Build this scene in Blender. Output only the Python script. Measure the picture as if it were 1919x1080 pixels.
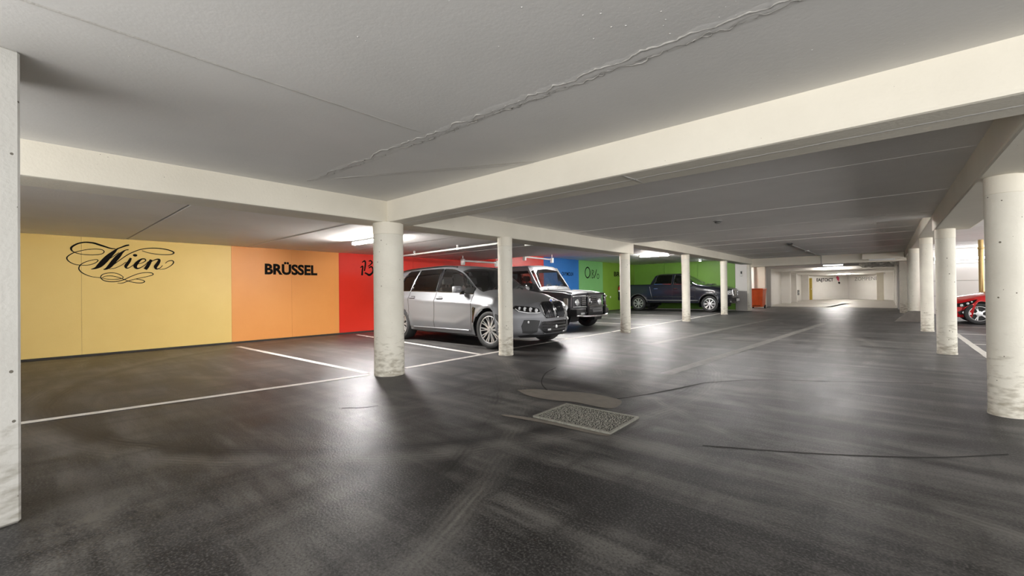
import bpy, bmesh, math, random
import numpy as np
from mathutils import Vector, Matrix
from mathutils.geometry import delaunay_2d_cdt

random.seed(7)
for _o in list(bpy.data.objects):
    bpy.data.objects.remove(_o, do_unlink=True)
SC = bpy.context.scene
COL = SC.collection

# ------------------------------------------------------------------ camera, world, exposure
CAM_H = 1.12
F_PX, YAW, PITCH, ROLL = 802.13, math.radians(41.1), math.radians(0.431), math.radians(-0.661)
_fw0 = Vector((-math.sin(YAW), math.cos(YAW), 0)); _r0 = Vector((math.cos(YAW), math.sin(YAW), 0)); _u0 = Vector((0, 0, 1))
_fw = _fw0 * math.cos(PITCH) + _u0 * math.sin(PITCH)
_u2 = _u0 * math.cos(PITCH) - _fw0 * math.sin(PITCH)
_rt = _r0 * math.cos(ROLL) + _u2 * math.sin(ROLL)
_up = _u2 * math.cos(ROLL) - _r0 * math.sin(ROLL)
cam_data = bpy.data.cameras.new('camera')
cam_data.sensor_width = 36.0
cam_data.sensor_fit = 'HORIZONTAL'
cam_data.lens = F_PX / 1919.0 * 36.0
cam_data.clip_start = 0.05
cam_data.clip_end = 300
camera = bpy.data.objects.new('camera', cam_data)
camera.matrix_world = Matrix(((_rt.x, _up.x, -_fw.x, 0), (_rt.y, _up.y, -_fw.y, 0), (_rt.z, _up.z, -_fw.z, CAM_H), (0, 0, 0, 1)))
COL.objects.link(camera)
SC.camera = camera

world = bpy.data.worlds.new('world')
SC.world = world
world.use_nodes = True
world.node_tree.nodes['Background'].inputs[0].default_value = (1.0, 0.99, 0.975, 1)
world.node_tree.nodes['Background'].inputs[1].default_value = 2.95
YIN, XIN = -2.6, 6.1          # entrance added behind the camera for daylight, open side of the right bay


def portal(name, loc, rot, sx, sy):
    """light portal: guides the sky light through an opening, emits nothing itself"""
    d = bpy.data.lights.new(name, 'AREA')
    d.shape = 'RECTANGLE'; d.size = sx; d.size_y = sy
    d.cycles.is_portal = True
    o = bpy.data.objects.new(name, d)
    o.location = loc; o.rotation_euler = rot
    COL.objects.link(o)


portal('added_entrance_portal', (0.55, YIN - 0.02, 1.17), (math.radians(90), 0, 0), 11.1, 2.34)
portal('side_portal', (XIN + 0.02, 10.6, 1.42), (math.radians(90), 0, math.radians(90)), 26.4, 2.34)
SC.view_settings.view_transform = 'Standard'
SC.view_settings.look = 'None'
SC.view_settings.gamma = 1.0
SC.view_settings.use_curve_mapping = False
SC.view_settings.exposure = 0.92
try:
    SC.cycles.max_bounces = 8
    SC.cycles.diffuse_bounces = 5
    SC.cycles.glossy_bounces = 4
    SC.cycles.transparent_max_bounces = 12
    SC.cycles.sample_clamp_indirect = 3.0
    SC.cycles.use_adaptive_sampling = True
    SC.cycles.adaptive_threshold = 0.02
    SC.cycles.caustics_reflective = False
    SC.cycles.caustics_refractive = False
except Exception:
    pass
TUBE = 210.0          # emission strength of the fluorescent diffusers

# ------------------------------------------------------------------ materials
MATS = {}


def nt(name):
    m = bpy.data.materials.new(name)
    m.use_nodes = True
    t = m.node_tree
    return m, t, t.nodes['Principled BSDF'], t.nodes.new, t.links.new


def ramp(new, link, src, stops):
    r = new('ShaderNodeValToRGB')
    el = r.color_ramp.elements
    while len(el) < len(stops):
        el.new(0.5)
    for e, (p, c) in zip(el, stops):
        e.position = p
        e.color = (c[0], c[1], c[2], 1) if not isinstance(c, (int, float)) else (c, c, c, 1)
    link(src, r.inputs[0])
    return r.outputs[0]


def simple(name, col, rough=0.5, metal=0.0, coat=0.0, spec=0.5, noise=0.0, nscale=8.0, emis=None, estr=0.0):
    m, t, b, new, link = nt(name)
    b.inputs['Base Color'].default_value = (*col, 1)
    b.inputs['Roughness'].default_value = rough
    b.inputs['Metallic'].default_value = metal
    b.inputs['Coat Weight'].default_value = coat
    b.inputs['Coat Roughness'].default_value = 0.04
    b.inputs['Specular IOR Level'].default_value = spec
    if noise:
        n = new('ShaderNodeTexNoise'); n.inputs['Scale'].default_value = nscale; n.inputs['Detail'].default_value = 6
        tc = new('ShaderNodeTexCoord'); link(tc.outputs['Object'], n.inputs['Vector'])
        c = ramp(new, link, n.outputs[0], [(0.25, tuple(v * (1 - noise) for v in col)), (0.75, tuple(min(1, v * (1 + noise * 0.6)) for v in col))])
        link(c, b.inputs['Base Color'])
    if emis:
        b.inputs['Emission Color'].default_value = (*emis, 1)
        b.inputs['Emission Strength'].default_value = estr
    MATS[name] = m
    return m


def concrete(name, col, dirt, pits=0.0, bump=0.25, rough=0.75, grime=False, coarse=1.2, spec=0.35, blot=0.5):
    """painted or bare concrete: blotches, fine grain, optional small dark air holes and scuffs near the floor"""
    m, t, b, new, link = nt(name)
    tc = new('ShaderNodeTexCoord')
    geo = new('ShaderNodeNewGeometry')
    n1 = new('ShaderNodeTexNoise'); n1.inputs['Scale'].default_value = coarse; n1.inputs['Detail'].default_value = 8; n1.inputs['Roughness'].default_value = 0.6
    link(geo.outputs['Position'], n1.inputs['Vector'])
    base = ramp(new, link, n1.outputs[0], [(0.3, tuple(a * (1 - blot) + d * blot for a, d in zip(col, dirt))), (0.62, col)])
    out = base
    if pits:
        v = new('ShaderNodeTexVoronoi'); v.inputs['Scale'].default_value = 13; v.inputs['Randomness'].default_value = 1
        link(geo.outputs['Position'], v.inputs['Vector'])
        n3 = new('ShaderNodeTexNoise'); n3.inputs['Scale'].default_value = 9; link(geo.outputs['Position'], n3.inputs['Vector'])
        th = new('ShaderNodeMath'); th.operation = 'MULTIPLY_ADD'; th.inputs[1].default_value = 0.42 * pits; th.inputs[2].default_value = -0.13 * pits
        link(n3.outputs[0], th.inputs[0])
        lt = new('ShaderNodeMath'); lt.operation = 'LESS_THAN'; link(v.outputs['Distance'], lt.inputs[0]); link(th.outputs[0], lt.inputs[1])
        mx = new('ShaderNodeMix'); mx.data_type = 'RGBA'; link(lt.outputs[0], mx.inputs[0]); link(out, mx.inputs[6])
        mx.inputs[7].default_value = (dirt[0] * .35, dirt[1] * .33, dirt[2] * .3, 1)
        out = mx.outputs[2]
    if grime:
        sep = new('ShaderNodeSeparateXYZ'); link(geo.outputs['Position'], sep.inputs[0])
        mp = new('ShaderNodeMapping'); mp.inputs['Scale'].default_value = (9, 9, 26); link(geo.outputs['Position'], mp.inputs[0])
        n4 = new('ShaderNodeTexNoise'); n4.inputs['Scale'].default_value = 1.0; n4.inputs['Detail'].default_value = 7; link(mp.outputs[0], n4.inputs['Vector'])
        mr = new('ShaderNodeMapRange'); mr.inputs['From Min'].default_value = 0.0; mr.inputs['From Max'].default_value = 0.75
        mr.inputs['To Min'].default_value = 0.2; mr.inputs['To Max'].default_value = -0.13
        link(sep.outputs[2], mr.inputs[0])
        ad = new('ShaderNodeMath'); ad.operation = 'ADD'; link(mr.outputs[0], ad.inputs[0]); link(n4.outputs[0], ad.inputs[1])
        f = ramp(new, link, ad.outputs[0], [(0.55, 0.0), (0.8, 0.75)])
        mx2 = new('ShaderNodeMix'); mx2.data_type = 'RGBA'; link(f, mx2.inputs[0]); link(out, mx2.inputs[6])
        mx2.inputs[7].default_value = (dirt[0] * .6, dirt[1] * .57, dirt[2] * .5, 1)
        out = mx2.outputs[2]
    link(out, b.inputs['Base Color'])
    b.inputs['Roughness'].default_value = rough
    b.inputs['Specular IOR Level'].default_value = spec
    n2 = new('ShaderNodeTexNoise'); n2.inputs['Scale'].default_value = 45; n2.inputs['Detail'].default_value = 6
    link(geo.outputs['Position'], n2.inputs['Vector'])
    bp = new('ShaderNodeBump'); bp.inputs['Strength'].default_value = bump; bp.inputs['Distance'].default_value = 0.01
    link(n2.outputs[0], bp.inputs['Height']); link(bp.outputs[0], b.inputs['Normal'])
    MATS[name] = m
    return m


concrete('ceiling_paint', (0.73, 0.715, 0.69), (0.61, 0.60, 0.575), bump=0.09, rough=0.6, coarse=0.9)
concrete('slab_paint', (0.9, 0.875, 0.845), (0.8, 0.775, 0.745), bump=0.3, rough=0.65, coarse=1.6)
concrete('bay_ceiling_paint', (0.9, 0.875, 0.85), (0.8, 0.775, 0.75), bump=0.2, rough=0.6, coarse=1.3)
concrete('beam_paint', (0.79, 0.745, 0.64), (0.62, 0.575, 0.48), pits=0.32, bump=0.2, rough=0.65, coarse=1.1, blot=0.4)
concrete('column_paint', (0.76, 0.73, 0.64), (0.5, 0.46, 0.39), pits=0.75, bump=0.3, rough=0.62, grime=True, coarse=2.2, blot=0.35)
concrete('pillar_concrete', (0.56, 0.55, 0.515), (0.4, 0.385, 0.35), pits=0.75, bump=0.3, rough=0.65, grime=True, coarse=2.2, blot=0.3)
concrete('white_wall', (0.8, 0.78, 0.75), (0.7, 0.67, 0.63), bump=0.1, rough=0.6, coarse=0.7)
concrete('pale_screed', (0.46, 0.435, 0.4), (0.33, 0.31, 0.28), bump=0.2, rough=0.5, coarse=0.8)
concrete('grey_wall', (0.42, 0.4, 0.38), (0.33, 0.31, 0.29), bump=0.15, rough=0.6)
concrete('wall_core', (0.5, 0.48, 0.45), (0.4, 0.38, 0.35), bump=0.15)
concrete('yellow_paint', (0.86, 0.62, 0.21), (0.74, 0.49, 0.13), pits=0.06, bump=0.08, rough=0.45, coarse=0.7, blot=0.35)
concrete('orange_paint', (0.85, 0.36, 0.10), (0.74, 0.27, 0.06), pits=0.06, bump=0.08, rough=0.45, coarse=0.7, blot=0.35)
concrete('red_paint', (0.74, 0.04, 0.022), (0.62, 0.027, 0.014), bump=0.06, rough=0.35, coarse=0.8, blot=0.4)
concrete('blue_paint', (0.035, 0.2, 0.58), (0.03, 0.15, 0.48), bump=0.06, rough=0.45, coarse=0.8)
concrete('pale_green_paint', (0.2, 0.47, 0.17), (0.15, 0.37, 0.12), bump=0.06, rough=0.45, coarse=0.8)
concrete('olive_green_paint', (0.2, 0.36, 0.045), (0.15, 0.28, 0.03), bump=0.06, rough=0.45, coarse=0.8)
concrete('green_paint', (0.165, 0.34, 0.05), (0.12, 0.26, 0.035), bump=0.06, rough=0.45, coarse=0.8)
concrete('line_paint', (0.72, 0.70, 0.66), (0.42, 0.40, 0.37), bump=0.25, rough=0.5, coarse=9, blot=0.6)
concrete('worn_line_paint', (0.2, 0.195, 0.185), (0.1, 0.098, 0.095), bump=0.3, rough=0.5, coarse=7, blot=0.8)
concrete('mortar_patch', (0.17, 0.15, 0.125), (0.1, 0.09, 0.078), bump=0.4, rough=0.7, coarse=9)
concrete('seam_paint', (0.6, 0.58, 0.54), (0.45, 0.43, 0.4), bump=0.3, rough=0.5, coarse=8)
concrete('plinth_concrete', (0.16, 0.145, 0.13), (0.1, 0.09, 0.08), bump=0.4, rough=0.8, coarse=5)
concrete('driveway_concrete', (0.6, 0.592, 0.58), (0.5, 0.49, 0.48))
simple('black_letter', (0.008, 0.007, 0.006), 0.85, spec=0.1)
simple('pink_letter', (0.6, 0.04, 0.12), 0.5)
simple('grey_letter', (0.2, 0.195, 0.19), 0.5)
simple('joint_dark', (0.04, 0.035, 0.03), 0.8)
simple('lamp_white', (0.75, 0.75, 0.73), 0.4)
simple('lamp_metal', (0.35, 0.34, 0.32), 0.45, 0.5)
simple('tube_glow', (0.9, 0.9, 0.9), 0.4, emis=(1.0, 0.965, 0.915), estr=TUBE)
simple('corridor_glow', (0.9, 0.9, 0.9), 0.4, emis=(1.0, 0.95, 0.88), estr=TUBE * .8)
simple('trough_glow', (0.9, 0.9, 0.9), 0.4, emis=(1.0, 0.985, 0.96), estr=330.0)
simple('far_glow', (0.9, 0.9, 0.9), 0.4, emis=(1.0, 0.965, 0.915), estr=TUBE * 1.15)
simple('far_aisle_glow', (0.9, 0.9, 0.9), 0.4, emis=(1.0, 0.965, 0.92), estr=52.0)
simple('aisle_glow', (0.9, 0.9, 0.9), 0.4, emis=(1.0, 0.96, 0.9), estr=20.0)
simple('wall_glow', (0.9, 0.9, 0.9), 0.4, emis=(0.97, 0.975, 1.0), estr=20.0)
simple('near_glow', (0.9, 0.9, 0.9), 0.4, emis=(1.0, 0.97, 0.93), estr=TUBE * 1.38)
simple('cool_glow', (0.9, 0.9, 0.9), 0.4, emis=(0.95, 0.965, 1.0), estr=TUBE)
simple('exit_glow', (0.9, 0.9, 0.9), 0.4, emis=(1.0, 1.0, 0.98), estr=1.2)
simple('steel_grate', (0.24, 0.235, 0.2), 0.5, 0.2, noise=0.4, nscale=60)
simple('grate_plate', (0.025, 0.024, 0.02), 0.7, noise=0.5, nscale=40)
simple('dark_pit', (0.015, 0.014, 0.012), 0.9)
simple('pipe_white', (0.72, 0.71, 0.69), 0.4)
simple('pipe_brass', (0.5, 0.36, 0.15), 0.35, 0.6)
simple('duct_foil', (0.8, 0.77, 0.7), 0.4, 0.1, noise=0.4, nscale=9)
simple('dark_plastic', (0.018, 0.018, 0.019), 0.45)
simple('gloss_black', (0.006, 0.006, 0.007), 0.12, coat=0.6)
simple('grey_plastic', (0.12, 0.12, 0.125), 0.5)
simple('chrome', (0.75, 0.75, 0.77), 0.12, 1.0)
simple('rubber', (0.02, 0.02, 0.021), 0.65, noise=0.3, nscale=30)
simple('alloy', (0.72, 0.72, 0.73), 0.38, 0.75)
simple('alloy_dark', (0.06, 0.06, 0.065), 0.35, 0.7)
simple('brake_steel', (0.2, 0.19, 0.18), 0.4, 0.9)
simple('suv_paint', (0.2, 0.203, 0.215), 0.46, 0.6, coat=0.25)
simple('offroader_paint', (0.13, 0.132, 0.14), 0.42, 0.55, coat=0.4)
simple('pickup_paint', (0.011, 0.013, 0.022), 0.3, 0.0, coat=0.6, spec=0.3)
simple('red_paintwork', (0.62, 0.008, 0.012), 0.28, 0.1, coat=1.0)
simple('seat_light', (0.42, 0.42, 0.42), 0.7)
simple('seat_dark', (0.035, 0.035, 0.038), 0.7)
simple('lens_clear', (0.8, 0.81, 0.83), 0.12, 0.1, coat=1.0)
simple('lens_red', (0.4, 0.01, 0.01), 0.15, coat=1.0)
simple('lens_amber', (0.5, 0.45, 0.36), 0.2, coat=1.0)
simple('plate_white', (0.7, 0.7, 0.7), 0.4)
simple('bin_red', (0.9, 0.13, 0.02), 0.4, noise=0.15, nscale=3)
simple('sign_red', (0.3, 0.01, 0.01), 0.5)
simple('yellow_door', (0.62, 0.46, 0.07), 0.5)
simple('badge_blue', (0.03, 0.12, 0.5), 0.3)


def glass(name, tint, refl=0.12):
    m, t, b, new, link = nt(name)
    t.nodes.remove(b)
    tr = new('ShaderNodeBsdfTransparent'); tr.inputs[0].default_value = (*tint, 1)
    gl = new('ShaderNodeBsdfGlossy'); gl.inputs['Roughness'].default_value = 0.03; gl.inputs[0].default_value = (0.9, 0.93, 0.95, 1)
    fr = new('ShaderNodeFresnel'); fr.inputs[0].default_value = 1.55
    ad = new('ShaderNodeMath'); ad.operation = 'ADD'; ad.use_clamp = True; ad.inputs[1].default_value = refl - 0.045
    link(fr.outputs[0], ad.inputs[0])
    mx = new('ShaderNodeMixShader'); link(ad.outputs[0], mx.inputs[0]); link(tr.outputs[0], mx.inputs[1]); link(gl.outputs[0], mx.inputs[2])
    link(mx.outputs[0], t.nodes['Material Output'].inputs[0])
    MATS[name] = m


glass('glass_tint', (0.07, 0.065, 0.06), 0.07)
glass('glass_clear', (0.62, 0.68, 0.66), 0.08)
glass('glass_windscreen', (0.6, 0.64, 0.63), 0.1)


def make_floor_mat():
    m, t, b, new, link = nt('asphalt')
    geo = new('ShaderNodeNewGeometry')
    P = geo.outputs['Position']

    def noise(scale, detail=6, stretch=None, rot=0.0, rough=0.6):
        n = new('ShaderNodeTexNoise'); n.inputs['Scale'].default_value = scale; n.inputs['Detail'].default_value = detail; n.inputs['Roughness'].default_value = rough
        if stretch:
            mp = new('ShaderNodeMapping'); mp.inputs['Scale'].default_value = stretch; mp.inputs['Rotation'].default_value = (0, 0, rot)
            link(P, mp.inputs[0]); link(mp.outputs[0], n.inputs['Vector'])
        else:
            link(P, n.inputs['Vector'])
        return n.outputs[0]

    def math_(op, a, b_=None, c=None, clamp=False):
        n = new('ShaderNodeMath'); n.operation = op; n.use_clamp = clamp
        for i, v in enumerate((a, b_, c)):
            if v is None:
                continue
            if isinstance(v, (int, float)):
                n.inputs[i].default_value = v
            else:
                link(v, n.inputs[i])
        return n.outputs[0]

    def mix(f, a, bcol):
        x = new('ShaderNodeMix'); x.data_type = 'RGBA'
        link(f, x.inputs[0]) if not isinstance(f, (int, float)) else setattr(x.inputs[0], 'default_value', f)
        for i, v in ((6, a), (7, bcol)):
            if isinstance(v, tuple):
                x.inputs[i].default_value = (*v, 1)
            else:
                link(v, x.inputs[i])
        return x.outputs[2]

    big = noise(0.7, 7, None, 0, 0.7)
    col = ramp(new, link, big, [(0.36, (0.008, 0.007, 0.0064)), (0.5, (0.026, 0.0245, 0.0235)), (0.64, (0.072, 0.0695, 0.0675))])
    streak = noise(1.0, 6, (0.45, 3.4, 1), 0.12, 0.62)
    col = mix(ramp(new, link, streak, [(0.46, 0.0), (0.64, 0.9)]), col, (0.125, 0.119, 0.11))
    streak2 = noise(1.0, 6, (3.0, 0.4, 1), -0.2, 0.62)
    col = mix(ramp(new, link, streak2, [(0.47, 0.0), (0.66, 0.8)]), col, (0.009, 0.0083, 0.0078))
    speck = noise(85, 2, None, 0, 0.6)
    col = mix(ramp(new, link, speck, [(0.5, 0.0), (0.7, 0.5)]), col, (0.14, 0.135, 0.128))
    col = mix(ramp(new, link, speck, [(0.3, 0.6), (0.48, 0.0)]), col, (0.006, 0.0055, 0.005))
    sep = new('ShaderNodeSeparateXYZ'); link(P, sep.inputs[0])
    wob = math_('MULTIPLY', math_('SUBTRACT', noise(3.0, 5), 0.5), 0.10)

    gates = [noise(1.2, 4), noise(1.9, 4)]

    # tyre tracks: bands of rubber laid along wide arcs
    def arc(cx, cy, r, w, strength, colr, gate_scale=2.5, lo=0.42, hi=0.6):
        nonlocal col
        dx = math_('SUBTRACT', sep.outputs[0], cx); dy = math_('SUBTRACT', sep.outputs[1], cy)
        d = math_('SQRT', math_('ADD', math_('MULTIPLY', dx, dx), math_('MULTIPLY', dy, dy)))
        d = math_('ADD', d, wob)
        e = math_('ABSOLUTE', math_('SUBTRACT', d, r))
        f = math_('SUBTRACT', 1.0, math_('DIVIDE', e, w), clamp=True)
        f = math_('MULTIPLY', f, ramp(new, link, gates[0 if gate_scale < 1.45 else 1], [(lo, 0.0), (hi, 1.0)]))
        # fine ribs of the tread
        ribs = math_('MULTIPLY_ADD', math_('SINE', math_('MULTIPLY', d, 150.0)), 0.25, 0.75)
        f = math_('MULTIPLY', math_('MULTIPLY', f, ribs), strength)
        col = mix(f, col, colr)

    LT, DK = (0.15, 0.142, 0.13), (0.006, 0.0055, 0.005)
    arc(-6.1, 4.6, 4.62, 0.16, 0.75, LT, 1.9, 0.32, 0.62)
    arc(-6.1, 4.6, 4.42, 0.13, 0.95, DK, 1.0, 0.25, 0.42)
    arc(-6.1, 4.6, 4.1, 0.05, 0.8, DK, 1.6)
    arc(2.5, 9.0, 6.4, 0.10, 0.8, LT, 1.9)
    arc(2.5, 9.0, 5.6, 0.12, 0.8, DK, 1.2)
    arc(-9.5, -2.0, 8.6, 0.14, 0.8, LT, 1.2)
    arc(-9.5, -2.0, 8.3, 0.10, 0.8, DK, 1.9)
    arc(-2.2, -6.0, 9.0, 0.14, 0.7, LT, 1.2)
    arc(-3.6, 15.8, 1.1, 0.09, 0.9, LT, 1.0, 0.2, 0.4)
    arc(-9.0, 9.5, 8.9, 0.12, 0.7, LT, 1.9)
    # pale spilled lime near the rectangular pillar
    dx = math_('SUBTRACT', sep.outputs[0], -3.0); dy = math_('SUBTRACT', sep.outputs[1], 0.28)
    d = math_('SQRT', math_('ADD', math_('MULTIPLY', dx, dx), math_('MULTIPLY', dy, dy)))
    f = math_('MULTIPLY', math_('SUBTRACT', 1.0, math_('DIVIDE', d, 0.4), clamp=True), ramp(new, link, noise(7, 6), [(0.45, 0.0), (0.62, 0.9)]))
    col = mix(f, col, (0.1161, 0.1088, 0.0967))
    # warm brown staining in the parking bay
    bay = ramp(new, link, math_('ADD', math_('MULTIPLY', sep.outputs[0], -0.16), math_('MULTIPLY', noise(0.8, 5), 0.5)), [(0.85, 0.0), (1.0, 0.3)])
    col = mix(bay, col, (0.0242, 0.0193, 0.0159))
    rg = ramp(new, link, noise(1.6, 7), [(0.35, 0.34), (0.65, 0.45)])
    grain = noise(75, 3)
    bp = new('ShaderNodeBump'); bp.inputs['Strength'].default_value = 0.5; bp.inputs['Distance'].default_value = 0.004
    link(grain, bp.inputs['Height'])
    und = noise(3.5, 3)
    bp2 = new('ShaderNodeBump'); bp2.inputs['Strength'].default_value = 0.12; bp2.inputs['Distance'].default_value = 0.02
    link(und, bp2.inputs['Height']); link(bp.outputs[0], bp2.inputs['Normal'])
    # worn sealed surface: matt base with a satin sheen that grows towards grazing angles
    t.nodes.remove(b)
    df = new('ShaderNodeBsdfDiffuse'); link(col, df.inputs[0]); link(bp2.outputs[0], df.inputs['Normal'])
    gl = new('ShaderNodeBsdfGlossy'); link(rg, gl.inputs['Roughness']); link(bp2.outputs[0], gl.inputs['Normal']); gl.inputs[0].default_value = (0.97, 0.97, 1.0, 1)
    lw = new('ShaderNodeLayerWeight'); lw.inputs[0].default_value = 0.5
    fac = math_('MULTIPLY_ADD', math_('POWER', lw.outputs['Facing'], 3.2), 0.25, 0.018)
    ms = new('ShaderNodeMixShader'); link(fac, ms.inputs[0]); link(df.outputs[0], ms.inputs[1]); link(gl.outputs[0], ms.inputs[2])
    link(ms.outputs[0], t.nodes['Material Output'].inputs[0])
    MATS['asphalt'] = m


make_floor_mat()


# ------------------------------------------------------------------ geometry helpers
class Geo:
    def __init__(self):
        self.v = []
        self.f = []

    def add(self, v, f):
        n = len(self.v)
        self.v += [tuple(p) for p in v]
        self.f += [tuple(i + n for i in q) for q in f]
        return self

    def box(self, x0, x1, y0, y1, z0, z1, bev=0.0):
        b = bev
        if b <= 0:
            v = [(x, y, z) for x in (x0, x1) for y in (y0, y1) for z in (z0, z1)]
            return self.add(v, [(0, 1, 3, 2), (4, 6, 7, 5), (0, 4, 5, 1), (2, 3, 7, 6), (0, 2, 6, 4), (1, 5, 7, 3)])
        bm = bmesh.new()
        bmesh.ops.create_cube(bm, size=1.0)
        for q in bm.verts:
            q.co = Vector(((x0 + x1) / 2 + q.co.x * (x1 - x0), (y0 + y1) / 2 + q.co.y * (y1 - y0), (z0 + z1) / 2 + q.co.z * (z1 - z0)))
        bmesh.ops.bevel(bm, geom=list(bm.edges), offset=b, segments=2 if b > 0.012 else 1, affect='EDGES', profile=0.6)
        bm.verts.index_update()
        self.add([q.co[:] for q in bm.verts], [[q.index for q in f.verts] for f in bm.faces])
        bm.free()
        return self

    def quadstrip(self, rows, close=False):
        n = len(rows[0])
        v = [p for r in rows for p in r]
        f = []
        for i in range(len(rows) - 1):
            for j in range(n if close else n - 1):
                k = (j + 1) % n
                f.append((i * n + j, i * n + k, (i + 1) * n + k, (i + 1) * n + j))
        return self.add(v, f)

    def lathe(self, prof, axis='z', c=(0, 0, 0), n=32, close_prof=False):
        rows = []
        pr = list(prof) + ([prof[0]] if close_prof else [])
        for r, a in pr:
            ring = []
            for k in range(n):
                t = 2 * math.pi * k / n
                p, q = r * math.cos(t), r * math.sin(t)
                ring.append((c[0] + p, c[1] + q, c[2] + a) if axis == 'z' else ((c[0] + p, c[1] + a, c[2] + q) if axis == 'y' else (c[0] + a, c[1] + p, c[2] + q)))
            rows.append(ring)
        self.quadstrip(rows, True)
        return self

    def tube(self, pts, r, n=8, closed=False, cap=True):
        pts = [Vector(p) for p in pts]
        m = len(pts)
        rows = []
        for i, p in enumerate(pts):
            a = pts[(i - 1) % m] if (closed or i > 0) else p
            b = pts[(i + 1) % m] if (closed or i < m - 1) else p
            d = (b - a)
            d = d.normalized() if d.length > 1e-9 else Vector((0, 0, 1))
            ref = Vector((0, 0, 1)) if abs(d.z) < 0.9 else Vector((1, 0, 0))
            s = d.cross(ref).normalized(); u = s.cross(d)
            rr = r[i] if isinstance(r, (list, tuple)) else r
            rows.append([tuple(p + s * (rr * math.cos(2 * math.pi * k / n)) + u * (rr * math.sin(2 * math.pi * k / n))) for k in range(n)])
        if closed:
            rows.append(rows[0])
        base = len(self.v)
        self.quadstrip(rows, True)
        if cap and not closed:
            self.f.append(tuple(base + k for k in range(n)))
            self.f.append(tuple(base + (len(rows) - 1) * n + k for k in reversed(range(n))))
        return self

    def prism(self, poly, a0, a1, plane='xz'):
        """extrude a 2D polygon; plane gives the 2D axes, a0..a1 the third"""
        def P(u, w, a):
            return {'xz': (u, a, w), 'yz': (a, u, w), 'xy': (u, w, a)}[plane]
        n = len(poly)
        v = [P(u, w, a0) for u, w in poly] + [P(u, w, a1) for u, w in poly]
        f = [tuple(range(n)), tuple(range(2 * n - 1, n - 1, -1))] + [(i, (i + 1) % n, n + (i + 1) % n, n + i) for i in range(n)]
        return self.add(v, f)

    def xf(self, M):
        self.v = [tuple(M @ Vector(p)) for p in self.v]
        return self

    def build(self, name, mat, parent=None, smooth=False, loc=None, rotz=None, label=None, fix=True):
        me = bpy.data.meshes.new(name)
        me.from_pydata(self.v, [], self.f)
        if fix:
            bm = bmesh.new(); bm.from_mesh(me)
            bmesh.ops.recalc_face_normals(bm, faces=list(bm.faces))
            bm.to_mesh(me); bm.free()
        me.materials.append(MATS[mat])
        if smooth:
            me.polygons.foreach_set('use_smooth', [True] * len(me.polygons))
            if smooth == 'auto':
                try:
                    me.set_sharp_from_angle(angle=math.radians(38))
                except Exception:
                    pass
        me.update()
        o = bpy.data.objects.new(name, me)
        COL.objects.link(o)
        if parent:
            o.parent = parent
        if loc is not None:
            o.location = loc
        if rotz is not None:
            o.rotation_euler = (0, 0, rotz)
        if label:
            o['label'] = label
        return o


def thing(name, label, cat, loc=(0, 0, 0), rotz=0.0, group=None):
    o = bpy.data.objects.new(name, None)
    COL.objects.link(o)
    o.location = loc
    o.rotation_euler = (0, 0, rotz)
    o.empty_display_size = 0.2
    o['label'] = label
    o['category'] = cat
    if group:
        o['group'] = group
    return o


def tag(o, label, cat=None, group=None, kind=None):
    o['label'] = label
    if cat:
        o['category'] = cat
    if group:
        o['group'] = group
    if kind:
        o['kind'] = kind
    return o


def copy_tree(o, parent=None):
    c = o.copy()
    COL.objects.link(c)
    c.parent = parent
    for ch in list(o.children):
        copy_tree(ch, c)
    return c


def catmull(pts, k=6):
    """smooth a list of tuples through its points"""
    P = [np.array(p, float) for p in pts]
    out = []
    for i in range(len(P) - 1):
        a = P[i - 1] if i > 0 else 2 * P[i] - P[i + 1]
        d = P[i + 2] if i + 2 < len(P) else 2 * P[i + 1] - P[i]
        b, c = P[i], P[i + 1]
        for s in range(k):
            t = s / k
            out.append(0.5 * ((2 * b) + (c - a) * t + (2 * a - 5 * b + 4 * c - d) * t * t + (3 * b - a - 3 * c + d) * t ** 3))
    out.append(P[-1])
    return out


def brush(g, pts, to3d, k=6, thick=0.004):
    """a painted stroke of changing width: pts are (u, v, width)"""
    q = catmull(pts, k)
    L, R = [], []
    for i, p in enumerate(q):
        a = q[max(i - 1, 0)][:2]; b = q[min(i + 1, len(q) - 1)][:2]
        d = b - a
        n = np.hypot(*d) or 1.0
        nx, ny = -d[1] / n, d[0] / n
        w = max(p[2], 0.004) / 2
        L.append(to3d(p[0] + nx * w, p[1] + ny * w, thick)); R.append(to3d(p[0] - nx * w, p[1] - ny * w, thick))
    g.quadstrip([L, R])


def text_geo(s, bold=0.0):
    cu = bpy.data.curves.new('text', 'FONT')
    cu.body = s
    cu.size = 1.0
    cu.offset = bold
    cu.resolution_u = 4
    o = bpy.data.objects.new('text', cu)
    COL.objects.link(o)
    dg = bpy.context.evaluated_depsgraph_get()
    me = bpy.data.meshes.new_from_object(o.evaluated_get(dg))
    v = [q.co[:] for q in me.vertices]; f = [tuple(p.vertices) for p in me.polygons]
    bpy.data.objects.remove(o, do_unlink=True)
    bpy.data.curves.remove(cu)
    bpy.data.meshes.remove(me)
    return v, f


def lettering(s, u0, u1, v0, v1, to3d, name, mat, parent, label, bold=0.0, thick=0.004):
    """flat letters fitted to a rectangle on a wall"""
    v, f = text_geo(s, bold)
    xs = [p[0] for p in v]
    H = [c for c in v]
    ymax = max(p[1] for p in v); cap = 0.72 if ymax > 0.75 else ymax   # umlauts rise above the caps
    x0, x1 = min(xs), max(xs)
    w = [to3d(u0 + (p[0] - x0) / (x1 - x0) * (u1 - u0), v0 + p[1] / cap * (v1 - v0), thick) for p in v]
    g = Geo().add(w, f)
    return g.build(name, mat, parent, label=label, fix=False)

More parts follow.
